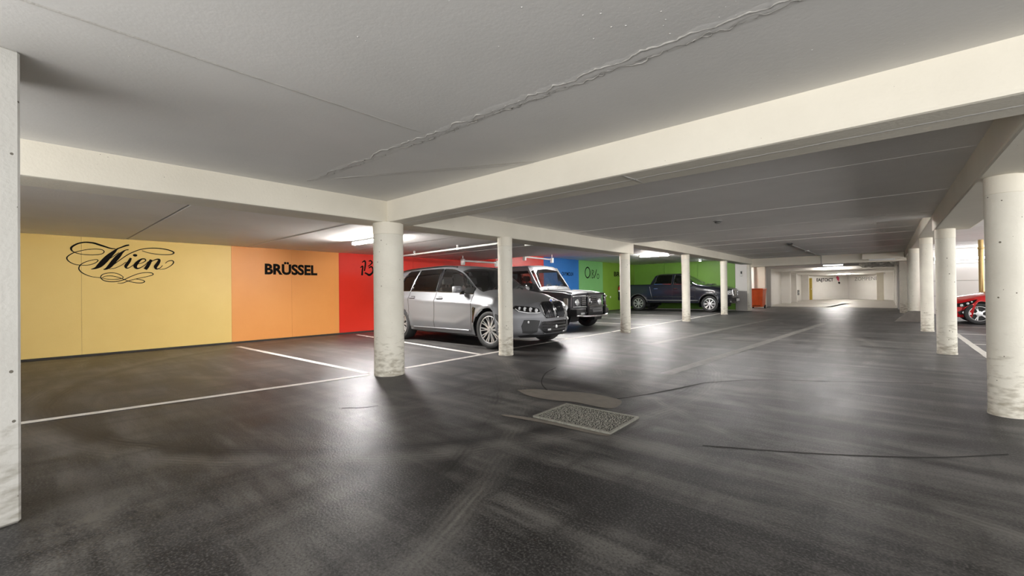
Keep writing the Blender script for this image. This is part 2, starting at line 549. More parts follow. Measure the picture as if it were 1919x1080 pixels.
# ------------------------------------------------------------------ structure
H_NEAR, H_BEAM, H_BAY, H_HIGH, H_BEAM_HI, H_COR = 2.347, 2.064, 2.225, 2.60, 2.33, 2.45
XW = -11.2        # face of the painted wall
YB = 23.9         # face of the green back wall
YSTEP = 10.62     # where the low slab ends


def struct(g, name, mat, label, parent=None, smooth=False):
    o = g.build(name, mat, parent, smooth)
    if parent is None:
        o['kind'] = 'structure'
    o['label'] = label
    return o


floor = struct(Geo().box(-14, XIN + 0.2, YIN, 56, -0.2, 0), 'floor', 'asphalt', 'dark grey worn mastic asphalt floor of the garage')
ceiling = struct(Geo().box(-5.27, XIN + .2, YIN, 3.44, 2.85, 3.0), 'ceiling', 'slab_paint', 'painted concrete ceiling of the near bay')
ceiling_bay = struct(Geo().box(-11.5, -5.27, YIN, YSTEP, 2.85, 3.0), 'ceiling_bay', 'slab_paint', 'pale panelled ceiling over the left parking bay')
ceiling_aisle = struct(Geo().box(-5.27, XIN + .2, 3.44, YSTEP, 2.85, 3.0), 'ceiling_aisle', 'slab_paint', 'low planked concrete ceiling over the aisle')
ceiling_far = struct(Geo().box(-11.5, XIN + .2, YSTEP, 24.4, 2.85, 3.0), 'ceiling_far', 'slab_paint', 'higher planked concrete ceiling beyond the slab step')
ceiling_corridor = struct(Geo().box(-14, 9, 24.4, 56, 2.85, 3.0), 'ceiling_corridor', 'slab_paint', 'white ribbed ceiling of the far corridor')


def cpanel(x0, x1, y0, y1, z, mat, zt=2.86, bev=0.006, par=None):
    return Geo().box(x0, x1, y0, y1, z, zt, bev).build('ceiling_panel', mat, par or ceiling)


cpanel(-5.08, 0.86, YIN, 3.3, H_NEAR, 'ceiling_paint')
cpanel(0.87, XIN + .2, YIN, 3.3, H_NEAR, 'ceiling_paint')
ys = [YIN, -0.9, 1.36, 3.44, 5.74, 8.1, YSTEP]
for a, b in zip(ys[:-1], ys[1:]):
    cpanel(-11.3, -5.48, a + 0.014, b - 0.014, H_BAY + random.uniform(-0.004, 0.004), 'bay_ceiling_paint', par=ceiling_bay)
ys = [3.5, 4.35, 5.45, 6.55, 7.65, 8.78, 9.7, YSTEP]
for a, b in zip(ys[:-1], ys[1:]):
    cpanel(-5.12, 0.7, a + 0.006, b - 0.006, H_NEAR + random.uniform(-0.006, 0.006), 'slab_paint', bev=0.006, par=ceiling_aisle)
    cpanel(1.0, XIN + .2, a + 0.006, b - 0.006, H_NEAR + random.uniform(-0.006, 0.006), 'slab_paint', bev=0.006, par=ceiling_aisle)
ys = [YSTEP] + [11.8 + 1.24 * i for i in range(11)]
for a, b in zip(ys[:-1], ys[1:]):
    for x0, x1 in ((-11.3, -5.48), (-5.12, 0.7), (1.0, XIN + .2)):
        cpanel(x0, x1, a + 0.006, b - 0.006, H_HIGH + random.uniform(-0.006, 0.006), 'slab_paint' if x0 > -10 else 'bay_ceiling_paint', bev=0.006, par=ceiling_far)
for i in range(12):
    cpanel(-7.5, 3.0, 24.4 + 2.5 * i, 26.9 + 2.5 * i - 0.012, H_COR, 'white_wall', bev=0.01, par=ceiling_corridor)
for i in range(5):
    o = Geo().box(-7.0, 1.02, 28.6 + 5 * i, 28.9 + 5 * i, 2.24, 2.5, 0.01).build('ceiling_beam', 'white_wall')
    o['kind'] = 'structure'
    o['label'] = 'white cross rib under the ceiling of the far corridor'


def beam(x0, x1, y0, y1, z0, z1, label, bev=0.022):
    o = Geo().box(x0, x1, y0, y1, z0, z1, bev).build('ceiling_beam', 'beam_paint')
    o['kind'] = 'structure'
    o['label'] = label
    return o


BX0, BX1 = -5.51, -5.03
beam(BX0, BX1, YIN, 3.235, H_BEAM, 2.4, 'cream beam running from the rectangular pillar to the nearest round pillar')
xbeam = beam(BX0, XIN + .2, 3.225, 3.655, H_BEAM, 2.4, 'broad cream beam crossing the upper right of the picture')
beam(BX0, BX1, 3.64, YSTEP + 0.1, H_BEAM, 2.4, 'cream beam above the silver SUV between the first and third left pillars')
beam(BX0, BX1, YSTEP + 0.1, 24.3, H_BEAM_HI, 2.65, 'higher cream beam over the dark pickup and the two far left pillars')
beam(0.62, 1.08, 3.64, 10.32, H_BEAM, 2.4, 'cream beam over the two nearest right pillars', 0.02)
beam(0.62, 1.08, 10.3, 24.3, H_BEAM_HI, 2.65, 'higher cream beam over the farther right pillars', 0.02)
cross = beam(-7.5, XIN + .2, 24.15, 24.5, 2.2, 2.65, 'cream cross beam above the entrance of the far white corridor', 0.015)
# low steel duct casing at the right end of the cross beam
Geo().box(-0.75, 0.6, 23.9, 24.16, 2.3, 2.55, 0.01).build('casing', 'beam_paint', cross)


def ridge(pts, w, h, parent, mat='seam_paint', jit=0.0, name='sealant_seam', z=H_NEAR, k=5):
    """raised bead under a slab; pts (x, y)"""
    q = catmull([(p[0], p[1]) for p in pts], k)
    rows = [[], [], []]
    n = 0.0
    for i, p in enumerate(q):
        a = q[max(i - 1, 0)]; b = q[min(i + 1, len(q) - 1)]
        d = b - a
        L = np.hypot(*d) or 1
        nx, ny = -d[1] / L, d[0] / L
        n = n * 0.7 + random.uniform(-jit, jit)
        s = min(1.0, 0.25 + min(i, len(q) - 1 - i) * 0.15)
        for r, (o, dz) in zip(rows, ((-w / 2, 0.001), (0, -h), (w / 2, 0.001))):
            r.append((p[0] + nx * (o * s + n), p[1] + ny * (o * s + n), z + dz * (s if dz < 0 else 1)))
    return Geo().quadstrip(rows).build(name, mat, parent, smooth=True)


def along(p, q, n):
    return [(p[0] + (q[0] - p[0]) * i / n, p[1] + (q[1] - p[1]) * i / n) for i in range(n + 1)]


ridge(along((-4.75, 2.05), (0.9, 2.14), 60), 0.012, 0.007, ceiling, jit=0.016)
ridge(along((-4.3, 2.09), (0.9, 2.215), 70), 0.010, 0.006, ceiling, jit=0.02)
ridge(along((-2.9, 2.13), (0.9, 2.19), 50), 0.008, 0.004, ceiling, jit=0.02)
ridge(along((-4.7, 2.07), (0.9, 2.18), 50), 0.13, 0.005, ceiling, mat='ceiling_paint', jit=0.012)
ridge(along((-4.45, 2.17), (-2.5, 3.24), 16), 0.014, 0.007, ceiling, jit=0.003)
ridge(along((-4.45, 2.195), (-2.45, 3.22), 16), 0.07, 0.004, ceiling, jit=0.002)
ridge(along((-2.67, -1.4), (-2.67, 2.03), 16), 0.03, 0.004, ceiling, jit=0.001)
ridge(along((-5.2, 3.43), (3.0, 3.45), 50), 0.012, 0.005, xbeam, jit=0.004, z=H_BEAM)
ridge([(-1.62, 3.25), (-1.61, 3.35), (-1.6, 3.45), (-1.6, 3.6)], 0.02, 0.008, xbeam, z=H_BEAM)
# small blisters under the ceiling paint
g = Geo()
for i in range(110):
    if i < 60:
        x, y = random.gauss(-0.75, 0.35), random.gauss(1.75, 0.32)
    else:
        x, y = random.uniform(-4.8, 0.8), random.uniform(-0.5, 3.1)
    if y > 3.15:
        continue
    r = random.uniform(0.0025, 0.006)
    g.lathe([(r, 0.0005), (r * 0.7, -r * 0.25), (r * 0.05, -r * 0.35)], 'z', (x, y, H_NEAR), 6)
o = g.build('paint_blister', 'ceiling_paint', ceiling, smooth=True)
o['kind'] = 'stuff'

# ---- walls
wall_left = struct(Geo().box(-11.5, XW - 0.03, YIN, 24.2, 0, 2.86), 'wall_left', 'wall_core', 'long left wall painted in blocks of colour with city names')


def wpanel(parent, y0, y1, z1, mat, label=None, x=XW):
    o = Geo().box(x - 0.05, x, y0 + 0.0012, y1 - 0.0012, 0.04, z1, 0.0012).build('wall_panel', mat, parent)
    if label:
        o['label'] = label
    return o


wpanel(wall_left, YIN, -1.7, H_BAY, 'yellow_paint')
wpanel(wall_left, -1.7, 0.73, H_BAY, 'yellow_paint')
p_yel = wpanel(wall_left, 0.73, 3.14, H_BAY, 'yellow_paint', 'yellow painted wall panel')
p_or = wpanel(wall_left, 3.14, 4.45, H_BAY, 'orange_paint', 'orange painted wall panel')
wpanel(wall_left, 4.45, 5.68, H_BAY, 'orange_paint')
p_red = wpanel(wall_left, 5.68, 8.1, H_BAY, 'red_paint', 'red painted wall panel')
wpanel(wall_left, 8.1, YSTEP, H_BAY, 'red_paint')
wpanel(wall_left, YSTEP, 14.95, H_HIGH, 'red_paint')
p_bl = wpanel(wall_left, 14.95, 17.78, H_HIGH, 'blue_paint', 'blue painted wall panel')
p_pg = wpanel(wall_left, 17.78, 20.12, H_HIGH, 'pale_green_paint', 'pale green painted wall panel')
p_ol = wpanel(wall_left, 20.12, YB, H_HIGH, 'olive_green_paint', 'olive green painted wall panel')
b = Geo().box(XW - 0.02, XW + 0.012, YIN, YB, 0, 0.04, 0.004).build('baseboard_left', 'joint_dark')
b['kind'] = 'structure'; b['label'] = 'dark strip along the foot of the coloured wall'


def onwall(u, v, t):
    return (XW + t, u, v)


def strokes(data, name, parent, label, k=7):
    g = Geo()
    for i, s in enumerate(data):
        pts = [tuple(s[j:j + 3]) for j in range(0, len(s), 3)]
        brush(g, pts, lambda u, v, t: onwall(u, v, t), k, 0.003 + 0.0004 * i)
    return g.build(name, 'black_letter', parent, label=label, fix=False)


WIEN=[[1.197,2.028,0.013,1.126,2.033,0.023,1.052,2.059,0.028,0.96,2.093,0.033,0.888,2.117,0.03,0.781,2.121,0.025,0.685,2.089,0.025,0.612,2.028,0.029,0.599,1.984,0.027,0.62,1.943,0.017,0.693,1.905,0.012,0.798,1.892,0.012,0.914,1.896,0.013,1.005,1.919,0.013,1.037,1.963,0.015,1.005,1.999,0.013,0.923,2.006,0.013,0.816,1.99,0.012,0.71,1.955,0.012,0.624,1.913,0.015,0.556,1.848,0.017,0.546,1.799,0.017,0.581,1.746,0.015,0.649,1.706,0.012,0.736,1.693,0.011,0.824,1.7,0.011,0.904,1.735,0.013,0.95,1.781,0.015,0.941,1.806,0.013,0.887,1.799,0.011,0.797,1.762,0.012,0.727,1.709,0.015,0.697,1.64,0.017,0.718,1.579,0.017,0.779,1.525,0.015,0.868,1.483,0.011,0.976,1.466,0.01,1.068,1.442,0.01,1.171,1.435,0.012,1.267,1.451,0.013,1.306,1.478,0.012,1.267,1.523,0.012,1.2,1.556,0.012,1.125,1.562,0.012,1.041,1.543,0.013,0.995,1.504,0.014,0.994,1.454,0.015,1.04,1.41,0.015,1.124,1.392,0.015,1.219,1.399,0.016,1.315,1.433,0.016,1.413,1.493,0.014,1.534,1.555,0.013,1.646,1.58,0.013,1.739,1.573,0.016,1.755,1.54,0.016,1.677,1.504,0.012,1.533,1.462,0.011,1.393,1.414,0.013,1.296,1.367,0.013,1.223,1.363,0.009],[1.008,1.467,0.01,1.05,1.493,0.01,1.124,1.504,0.012,1.219,1.483,0.012,1.306,1.445,0.012,1.393,1.401,0.012,1.503,1.373,0.013,1.584,1.373,0.015,1.625,1.396,0.016,1.604,1.423,0.013,1.533,1.442,0.011,1.483,1.448,0.008],[1.396,2.117,0.024,1.347,2.1,0.029,1.279,2.062,0.023,1.221,2.026,0.026,1.173,1.965,0.052,1.107,1.884,0.077,1.042,1.791,0.089,0.977,1.7,0.076,0.922,1.648,0.038,0.859,1.623,0.01],[0.977,1.713,0.01,1.069,1.793,0.011,1.173,1.888,0.012,1.249,1.963,0.01],[1.386,2.024,0.018,1.337,2.008,0.018,1.288,1.959,0.039,1.24,1.891,0.067,1.172,1.785,0.072,1.116,1.692,0.064,1.069,1.64,0.038,1.027,1.623,0.013],[1.041,1.624,0.011,1.125,1.68,0.012,1.22,1.774,0.013,1.336,1.89,0.016,1.435,1.968,0.016,1.576,2.043,0.016,1.741,2.077,0.019,1.912,2.076,0.019,2.042,2.046,0.022,2.096,2.008,0.025,2.053,1.97,0.017,1.933,1.957,0.014,1.794,1.962,0.014,1.679,1.983,0.012,1.586,2.017,0.011],[1.106,1.635,0.01,1.191,1.657,0.01,1.277,1.711,0.01,1.346,1.779,0.01],[1.42,1.862,0.034,1.395,1.795,0.045,1.365,1.741,0.052,1.345,1.694,0.047,1.355,1.662,0.026,1.394,1.67,0.013,1.464,1.732,0.011,1.514,1.787,0.011],[1.483,1.944,0.005,1.483,1.935,0.053,1.483,1.918,0.066,1.483,1.901,0.053,1.483,1.891,0.005],[1.514,1.747,0.012,1.585,1.77,0.012,1.642,1.819,0.016,1.626,1.852,0.021,1.575,1.843,0.027,1.514,1.773,0.053,1.484,1.706,0.056,1.509,1.66,0.032,1.564,1.676,0.016,1.636,1.738,0.011,1.688,1.808,0.011],[1.73,1.844,0.041,1.698,1.768,0.054,1.667,1.699,0.059,1.636,1.645,0.054],[1.667,1.74,0.011,1.74,1.81,0.012,1.814,1.854,0.022,1.857,1.843,0.041,1.835,1.774,0.057,1.798,1.704,0.057,1.814,1.657,0.027,1.867,1.679,0.014,1.91,1.733,0.011],[1.856,1.649,0.01,1.953,1.668,0.011,2.052,1.741,0.015,2.091,1.805,0.02,2.064,1.841,0.017,1.998,1.822,0.012,1.954,1.778,0.011]]
GOTHIC=[[6.313,1.837,0.026,6.385,1.877,0.046,6.373,1.753,0.049,6.362,1.62,0.053],[6.365,1.99,0.027,6.449,2.032,0.046,6.469,1.966,0.046,6.457,1.851,0.046,6.435,1.746,0.042],[6.574,2.028,0.027,6.638,2.047,0.042,6.68,1.994,0.046,6.616,1.924,0.031,6.552,1.883,0.027],[6.572,1.836,0.031,6.658,1.877,0.043,6.711,1.802,0.05,6.688,1.704,0.054,6.592,1.635,0.065,6.508,1.671,0.05,6.445,1.698,0.038],[6.787,1.892,0.039,6.786,1.765,0.043,6.784,1.629,0.047]]
OSLO=[[18.815,2.016,0.062,18.795,1.915,0.062,18.743,1.829,0.062,18.668,1.771,0.062,18.581,1.75,0.061,18.496,1.769,0.061,18.425,1.823,0.061,18.379,1.906,0.061,18.364,2.004,0.061,18.383,2.104,0.061,18.434,2.189,0.061,18.508,2.247,0.061,18.594,2.27,0.061,18.68,2.253,0.062,18.752,2.199,0.062,18.8,2.116,0.062,18.815,2.016,0.062],[18.956,2.163,0.024,18.882,1.946,0.029,18.807,1.718,0.033],[19.049,2.166,0.038,19.034,1.949,0.038,18.992,1.733,0.038],[19.048,2.142,0.029,19.187,2.098,0.039,19.162,2.025,0.039,19.043,1.95,0.029,19.182,1.88,0.039,19.132,1.771,0.039,18.992,1.738,0.034],[19.474,2.191,0.049,19.373,1.981,0.058,19.225,1.736,0.058],[19.716,1.842,0.034,19.7,1.783,0.034,19.66,1.739,0.034,19.606,1.723,0.034,19.553,1.738,0.034,19.516,1.78,0.034,19.503,1.838,0.034,19.519,1.897,0.034,19.559,1.941,0.034,19.612,1.958,0.034,19.665,1.943,0.034,19.703,1.901,0.034,19.716,1.842,0.034]]
strokes(WIEN, 'lettering', p_yel, 'black calligraphic Wien with looping flourishes')
strokes(GOTHIC, 'lettering', p_red, 'black gothic lettering starting with B')
strokes(OSLO, 'lettering', p_pg, 'tall thin black hand lettering starting with O')
lettering('BRÜSSEL', 3.833, 5.091, 1.606, 1.852, onwall, 'lettering', 'black_letter', p_or, 'bold black capitals reading BRÜSSEL', 0.042)
lettering('OVYMDUV', 16.31, 17.3, 1.815, 1.985, onwall, 'lettering', 'black_letter', p_bl, 'small black condensed capitals', 0.02)
lettering('BRU X', 21.345, 23.0, 1.88, 2.125, onwall, 'lettering', 'black_letter', p_ol, 'small black capitals on the olive panel', 0.03)

wall_back = struct(Geo().box(-11.5, -5.2, YB + 0.03, YB + 0.25, 0, 2.86), 'wall_back', 'wall_core', 'green and white wall behind the dark pickup')
xs = [XW, -9.4, -7.6, -5.76]
for a, b in zip(xs[:-1], xs[1:]):
    Geo().box(a + 0.004, b - 0.004, YB, YB + 0.05, 0.05, H_HIGH, 0.003).build('wall_panel', 'green_paint', wall_back)
Geo().box(-5.755, -5.22, YB, YB + 0.05, 1.0, H_HIGH, 0.003).build('wall_panel', 'white_wall', wall_back)
Geo().box(-5.755, -5.22, YB - 0.012, YB + 0.05, 0, 0.995, 0.003).build('wall_panel', 'grey_wall', wall_back)
t = struct(Geo().box(-5.22, -5.1, YB - 0.02, 24.3, 0, 2.6, 0.01), 'trim_1', 'column_paint', 'narrow cream pier at the end of the green wall')
wall_rear = struct(Geo().box(-11.5, -5.03, YIN - .2, YIN, 0, 2.86), 'wall_rear', 'white_wall', 'white wall closing the parking bay behind the camera')
wall_right = struct(Geo().box(XIN, XIN + .2, YIN, 24.2, 0, 0.25), 'wall_right', 'white_wall', 'low parapet on the open side of the right parking bay')
for y in (-2.6, 3.3, 10.5, 17.0, 23.7):
    Geo().box(XIN - .02, XIN + .22, y, y + 0.3, 0.25, 2.86, 0.01).build('pier', 'white_wall', wall_right)
wall_bay = struct(Geo().box(1.05, XIN + .2, YB + 0.03, YB + 0.25, 0, 2.86), 'wall_right_bay', 'wall_core', 'white panelled wall behind the red car')
for i, (z0, z1) in enumerate(((0.03, 0.72), (0.74, 1.32), (1.34, 1.98), (2.0, 2.58))):
    for a, b in ((1.06, 3.2), (3.2, 5.4), (5.4, XIN)):
        Geo().box(a + 0.004, b - 0.004, YB, YB + 0.05, z0, z1, 0.006).build('wall_panel', 'white_wall', wall_bay)

# ---- far corridor
wall_cl = struct(Geo().box(-6.1, -5.75, 28.0, 48.2, 0, 2.86), 'wall_corridor_left', 'white_wall', 'white left wall of the far corridor')
for y, d in ((28.1, 0.3), (29.7, 0.3), (36.6, 0.4), (39.6, 0.35), (46.6, 0.35)):
    Geo().box(-5.76, -5.2, y, y + d, 0, 2.45, 0.01).build('pier', 'beam_paint' if y < 29 else 'white_wall', wall_cl)
wall_nook = struct(Geo().box(-9.0, -5.75, 30.6, 30.8, 0, 2.86), 'wall_nook', 'white_wall', 'white wall of the recess behind the orange bin')
wall_ns = struct(Geo().box(-9.2, -9.0, 24.1, 30.8, 0, 2.86), 'wall_nook_side', 'white_wall', 'white unseen side wall added to keep sky light out of the recess')  # added out of view, closes the recess to stray sky light
wall_cr = struct(Geo().box(1.0, 1.2, 24.15, 48.0, 0, 2.86), 'wall_corridor_right', 'white_wall', 'white right wall of the far corridor')
for y in (24.6, 28.4, 31.0, 34.5, 38.5, 42.5):
    Geo().box(0.45, 1.02, y, y + 0.45, 0, 2.45, 0.01).build('pier', 'column_paint' if y < 26 else 'white_wall', wall_cr)


def plate(p, q, z0, z1, th, name, mat, label):
    d = Vector((q[0] - p[0], q[1] - p[1], 0)); n = Vector((-d.y, d.x, 0)).normalized() * th
    poly = [(p[0], p[1]), (q[0], q[1]), (q[0] + n.x, q[1] + n.y), (p[0] + n.x, p[1] + n.y)]
    return struct(Geo().prism(poly, z0, z1, 'xy'), name, mat, label)


EL, EC, ER = (-5.9, 48.0), (-2.72, 52.6), (1.1, 47.0)
wall_el = plate(EL, EC, 0, 2.86, 0.2, 'wall_end_left', 'white_wall', 'white end wall of the far corridor with black lettering')
wall_er = plate(EC, ER, 0, 2.86, 0.2, 'wall_end_right', 'white_wall', 'white end wall of the far corridor with pale grey lettering')
t = struct(Geo().box(-0.55, -0.1, 46.9, 47.3, 0, 2.45, 0.01), 'trim_2', 'beam_paint', 'cream pier at the right end of the far corridor')
d1 = struct(Geo().box(-5.45, -5.05, 47.55, 47.62, 0.02, 2.0, 0.01), 'door_1', 'yellow_door', 'narrow ochre yellow door at the left end of the far corridor')
Geo().box(-5.13, -5.09, 47.53, 47.55, 0.95, 1.05).build('door_handle', 'chrome', d1)


def on_plate(p, q):
    d = Vector((q[0] - p[0], q[1] - p[1], 0)).normalized(); n = Vector((d.y, -d.x, 0))
    return lambda u, v, t: (p[0] + d.x * u + n.x * t, p[1] + d.y * u + n.y * t, v)


wl = on_plate(EL, EC)
wr = on_plate(EC, ER)
lettering('EAIJTOICT', 1.75, 3.75, 1.72, 2.02, wl, 'lettering', 'black_letter', wall_el, 'black capitals on the far left end wall', 0.03, 0.01)
g = Geo()
for pts in ([(4.15, 2.0, 0.08), (4.25, 2.1, 0.22), (4.35, 1.95, 0.3), (4.3, 1.8, 0.2)], [(4.4, 2.15, 0.06), (4.42, 1.85, 0.1), (4.45, 1.65, 0.06)]):
    brush(g, pts, lambda u, v, t: wl(u, v, 0.012), 6)
g.build('lettering', 'pink_letter', wall_el, label='pink curl beside the black lettering', fix=False)
g = Geo()
brush(g, [(4.35, 1.6, 0.1), (4.5, 1.56, 0.2), (4.6, 1.58, 0.08)], lambda u, v, t: wl(u, v, 0.012), 5)
g.build('lettering', 'black_letter', wall_el, fix=False)
lettering('ZOMPENEL', 0.95, 4.3, 1.74, 2.05, wr, 'lettering', 'grey_letter', wall_er, 'pale grey capitals on the far right end wall', 0.0, 0.01)

floor_corridor = struct(Geo().box(-8.9, 1.0, 30.2, 53, -0.05, 0.004), 'floor_corridor', 'pale_screed', 'pale screed floor of the far corridor')

# ---- floor markings
LZ = 0.004


def line(p, q, w=0.1, mat='line_paint', label=None):
    d = Vector((q[0] - p[0], q[1] - p[1])); L = d.length; d.normalize()
    n = Vector((-d.y, d.x)) * (w / 2)
    g = Geo()
    k = max(2, int(L / 0.25))
    top = []
    for s in (-1, 1):
        row = []
        for i in range(k + 1):
            j = random.uniform(-0.004, 0.004)
            row.append((p[0] + d.x * L * i / k + n.x * s + d.y * j, p[1] + d.y * L * i / k + n.y * s + d.x * j, LZ))
        top.append(row)
    g.quadstrip(top)
    o = g.build('painted_line', mat, floor)
    if label:
        o['label'] = label
    return o


line((-6.0, -1.55), (-5.33, 3.12), 0.105, label='white stall front line in the foreground')
line((-5.36, 3.72), (-5.42, 6.0), 0.1)
line((-5.52, 6.05), (-5.53, 10.3), 0.09)
line((-5.53, 10.4), (-5.64, 20.9), 0.1)
for x0, y0, x1, y1 in ((-10.45, 3.05, -5.45, 3.17), (-10.7, 5.92, -5.4, 5.36), (-10.7, 8.45, -5.6, 8.4), (-10.7, 13.1, -5.6, 13.05), (-10.7, 15.5, -5.6, 15.5),
                       (-10.7, 18.1, -5.65, 18.1), (-10.8, 20.8, -5.7, 20.95), (-10.45, 0.45, -5.8, 0.5), (-10.45, -2.1, -6.1, -2.05)):
    if y0 < 1:
        continue
    line((x0, y0), (x1, y1), 0.1)
line((-2.2, 5.6), (-1.46, 16.4), 0.16, 'worn_line_paint', 'wide worn grey stripe along the aisle')
line((-3.62, 8.6), (-3.1, 18.0), 0.15, 'worn_line_paint')
line((-2.6, 28.0), (-2.0, 38.0), 0.3, 'worn_line_paint')
line((1.2, 8.5), (1.24, 16.8), 0.1)
for y in (14.4, 16.85, 19.9, 12.0):
    line((1.25, y), (6.3, y), 0.1)
# pale seam repairs running across the lane
g = Geo()


def patch(pts, name, mat, z=0.006):
    c = catmull(pts + [pts[0]], 5)[:-1]
    g = Geo()
    g.add([(p[0], p[1], z) for p in c], [tuple(range(len(c)))])
    return g.build(name, mat, floor)


patch([(-3.15, 3.68), (-3.0, 3.85), (-2.7, 3.95), (-2.45, 4.05), (-2.05, 4.0), (-1.95, 3.72), (-2.05, 3.63), (-2.35, 3.64), (-2.6, 3.56), (-2.9, 3.56)], 'mortar_patch', 'mortar_patch', 0.003)
patch([(-2.62, 2.88), (-2.3, 2.96), (-1.7, 2.98), (-1.62, 3.0), (-1.68, 2.93), (-2.2, 2.9), (-2.6, 2.84)], 'mortar_patch', 'mortar_patch', 0.003)

def crack(pts, w=0.02):
    g = Geo()
    brush(g, [(x, y, w * random.uniform(.5, 1.2)) for x, y in pts], lambda u, v, t: (u, v, 0.0022), 6)
    return g.build('floor_crack', 'dark_pit', floor, fix=False)


crack([(-3.62, 5.1), (-3.5, 4.7), (-3.2, 4.2), (-2.9, 3.9), (-2.6, 3.72)], .02)
crack([(-2.3, 3.7), (-2.1, 4.0), (-1.94, 4.37), (-1.78, 4.85), (-1.64, 5.35)], .025)
crack([(-1.64, 5.35), (-1.2, 5.9), (-.4, 6.4), (.4, 6.9)], .018)
crack([(-4.0, 2.05), (-3.85, 2.2), (-3.8, 2.32)], .02)
crack([(-1.0, 3.2), (-.4, 3.5), (.2, 3.9), (.6, 4.3)], .015)

# drain grating, set flush into the floor
dr = thing('drain_grate', 'rectangular steel floor grating set in the asphalt in the middle of the aisle', 'grate', (-2.0, 3.255, 0), math.radians(1.0))
DX, DY = 0.355, 0.25
Geo().box(-DX, DX, -DY, DY, 0.001, 0.003).build('sump', 'dark_pit', dr)
g = Geo()
for a in ((-DX - .02, DX + .02, -DY - .02, -DY), (-DX - .02, DX + .02, DY, DY + .02), (-DX - .02, -DX, -DY, DY), (DX, DX + .02, -DY, DY)):
    g.box(*a, 0.0, 0.016)
g.build('frame', 'steel_grate', dr)
Geo().box(-DX, DX, -DY, DY, 0.002, 0.008).build('plate', 'grate_plate', dr)
g = Geo()
for i in range(38):
    for j in range(26):
        x = -DX + 2 * DX * (i + .5 + random.uniform(-.25, .25)) / 38
        y = -DY + 2 * DY * (j + .5 + random.uniform(-.25, .25)) / 26
        w, l, h = random.uniform(.003, .006), random.uniform(.004, .008), random.uniform(.004, .009)
        g.add([(x - w, y - l, .008), (x + w, y - l, .008), (x + w, y + l, .008), (x - w, y + l, .008), (x, y, .008 + h)], [(0, 1, 4), (1, 2, 4), (2, 3, 4), (3, 0, 4)])
o = g.build('grating', 'steel_grate', dr); o['kind'] = 'stuff'

# ------------------------------------------------------------------ pillars
CR = 0.128


def pillar(x, y, zt, label, r=CR, plinth=False, band=True):
    c = thing('round_pillar', label, 'pillar', (x, y, 0), random.uniform(0, 6.28), 'round concrete pillars')
    prof = [(0.001, 0.0), (r + 0.004, 0.0), (r + 0.004, 0.02), (r + 0.001, 0.035), (r, 0.05), (r, 0.6), (r, 1.2), (r, zt - 0.16)]
    Geo().lathe(prof, 'z', n=56).build('shaft', 'column_paint', c, smooth='auto')
    Geo().lathe([(r - 0.002, zt - 0.161), (r + 0.003, zt - 0.155), (r + 0.003, zt), (0.001, zt)], 'z', n=56).build('collar', 'beam_paint', c, smooth='auto')
    if plinth:
        Geo().prism([(-0.5, 0.0), (-0.14, 0.34), (0.0, 0.35), (0.15, 0.34), (0.2, 0.0)], -0.15, 0.15, 'xz').build('plinth', 'plinth_concrete', c)
        c.rotation_euler = (0, 0, 0)
    return c


pillar(-5.16, 3.33, H_BEAM + .005, 'thick cream round pillar in front of the red wall panel, left of the silver SUV', r=0.2)
pillar(-5.055, 5.615, H_BEAM + .005, 'slim cream round pillar in front of the silver SUV headlight')
pillar(-5.165, 10.45, H_BEAM + .005, 'slim round pillar before the tail of the dark pickup, right of the off-roader', r=0.132)
pillar(-5.26, 15.28, H_BEAM_HI + .005, 'slim round pillar in front of the dark pickup cab', r=0.134)
pillar(-5.3, 20.12, H_BEAM_HI + .005, 'slim round pillar in front of the dark pickup headlight', r=0.136)
pillar(0.783, 5.6, H_BEAM + .005, 'cream round pillar at the right edge of the picture', r=.118)
pillar(0.755, 10.07, H_BEAM + .005, 'round pillar left of the red car, second from the right edge', r=.122)
pillar(0.775, 14.84, H_BEAM_HI + .005, 'round pillar third from the right edge beside the aisle', r=.122)
pillar(0.70, 18.75, H_BEAM_HI + .005, 'round pillar with a dark sloped plinth beside the aisle', plinth=True)
pillar(0.775, 22.9, H_BEAM_HI + .005, 'round pillar behind the one with the dark plinth, farthest of the right row')
# big rectangular pillar at the left edge
rp = thing('square_pillar', 'pale rectangular concrete pillar cut off by the left edge of the picture', 'pillar', (-3.253, 0.0, 0), math.radians(14))
Geo().box(-0.5, 0, -0.55, 0, 0, H_NEAR + .004, 0.012).build('shaft', 'pillar_concrete', rp)

# ------------------------------------------------------------------ luminaires
def batten(x, y, z, label, L=1.42, rotz=0.0, glow='tube_glow', group='ceiling strip lights', W=0.045):
    t = thing('strip_light', label, 'lamp', (x, y, z), rotz, group)
    Geo().box(-L / 2, L / 2, -W, W, -0.045, 0.004, 0.006).build('housing', 'lamp_white', t)
    prof = [(-W * .92, -0.043), (-W * .92, -0.07), (-W * .6, -0.09), (W * .6, -0.09), (W * .92, -0.07), (W * .92, -0.043)]
    Geo().prism(prof, -L / 2 + .02, L / 2 - .02, 'yz').build('diffuser', glow, t)
    for s in (-1, 1):
        Geo().box(s * L / 2 - 0.018, s * L / 2 + 0.018, -W, W, -0.092, -0.02, 0.004).build('end_cap', 'lamp_white', t)
    return t


def wall_strip(x, label, L=1.45):
    t = thing('wall_strip_light', label, 'lamp', (x, YB, 2.19), 0, 'strip lights on the white wall')
    Geo().box(-L / 2, L / 2, -.05, .003, -.05, .05, .006).build('housing', 'lamp_white', t)
    Geo().prism([(-.045, -.04), (-.09, -.03), (-.10, 0), (-.09, .03), (-.045, .04)], -L / 2 + .02, L / 2 - .02, 'yz').build('diffuser', 'wall_glow', t)
    for s in (-1, 1):
        Geo().box(s * L / 2 - .018, s * L / 2 + .018, -.105, 0, -.05, .05, .004).build('end_cap', 'lamp_white', t)
    return t


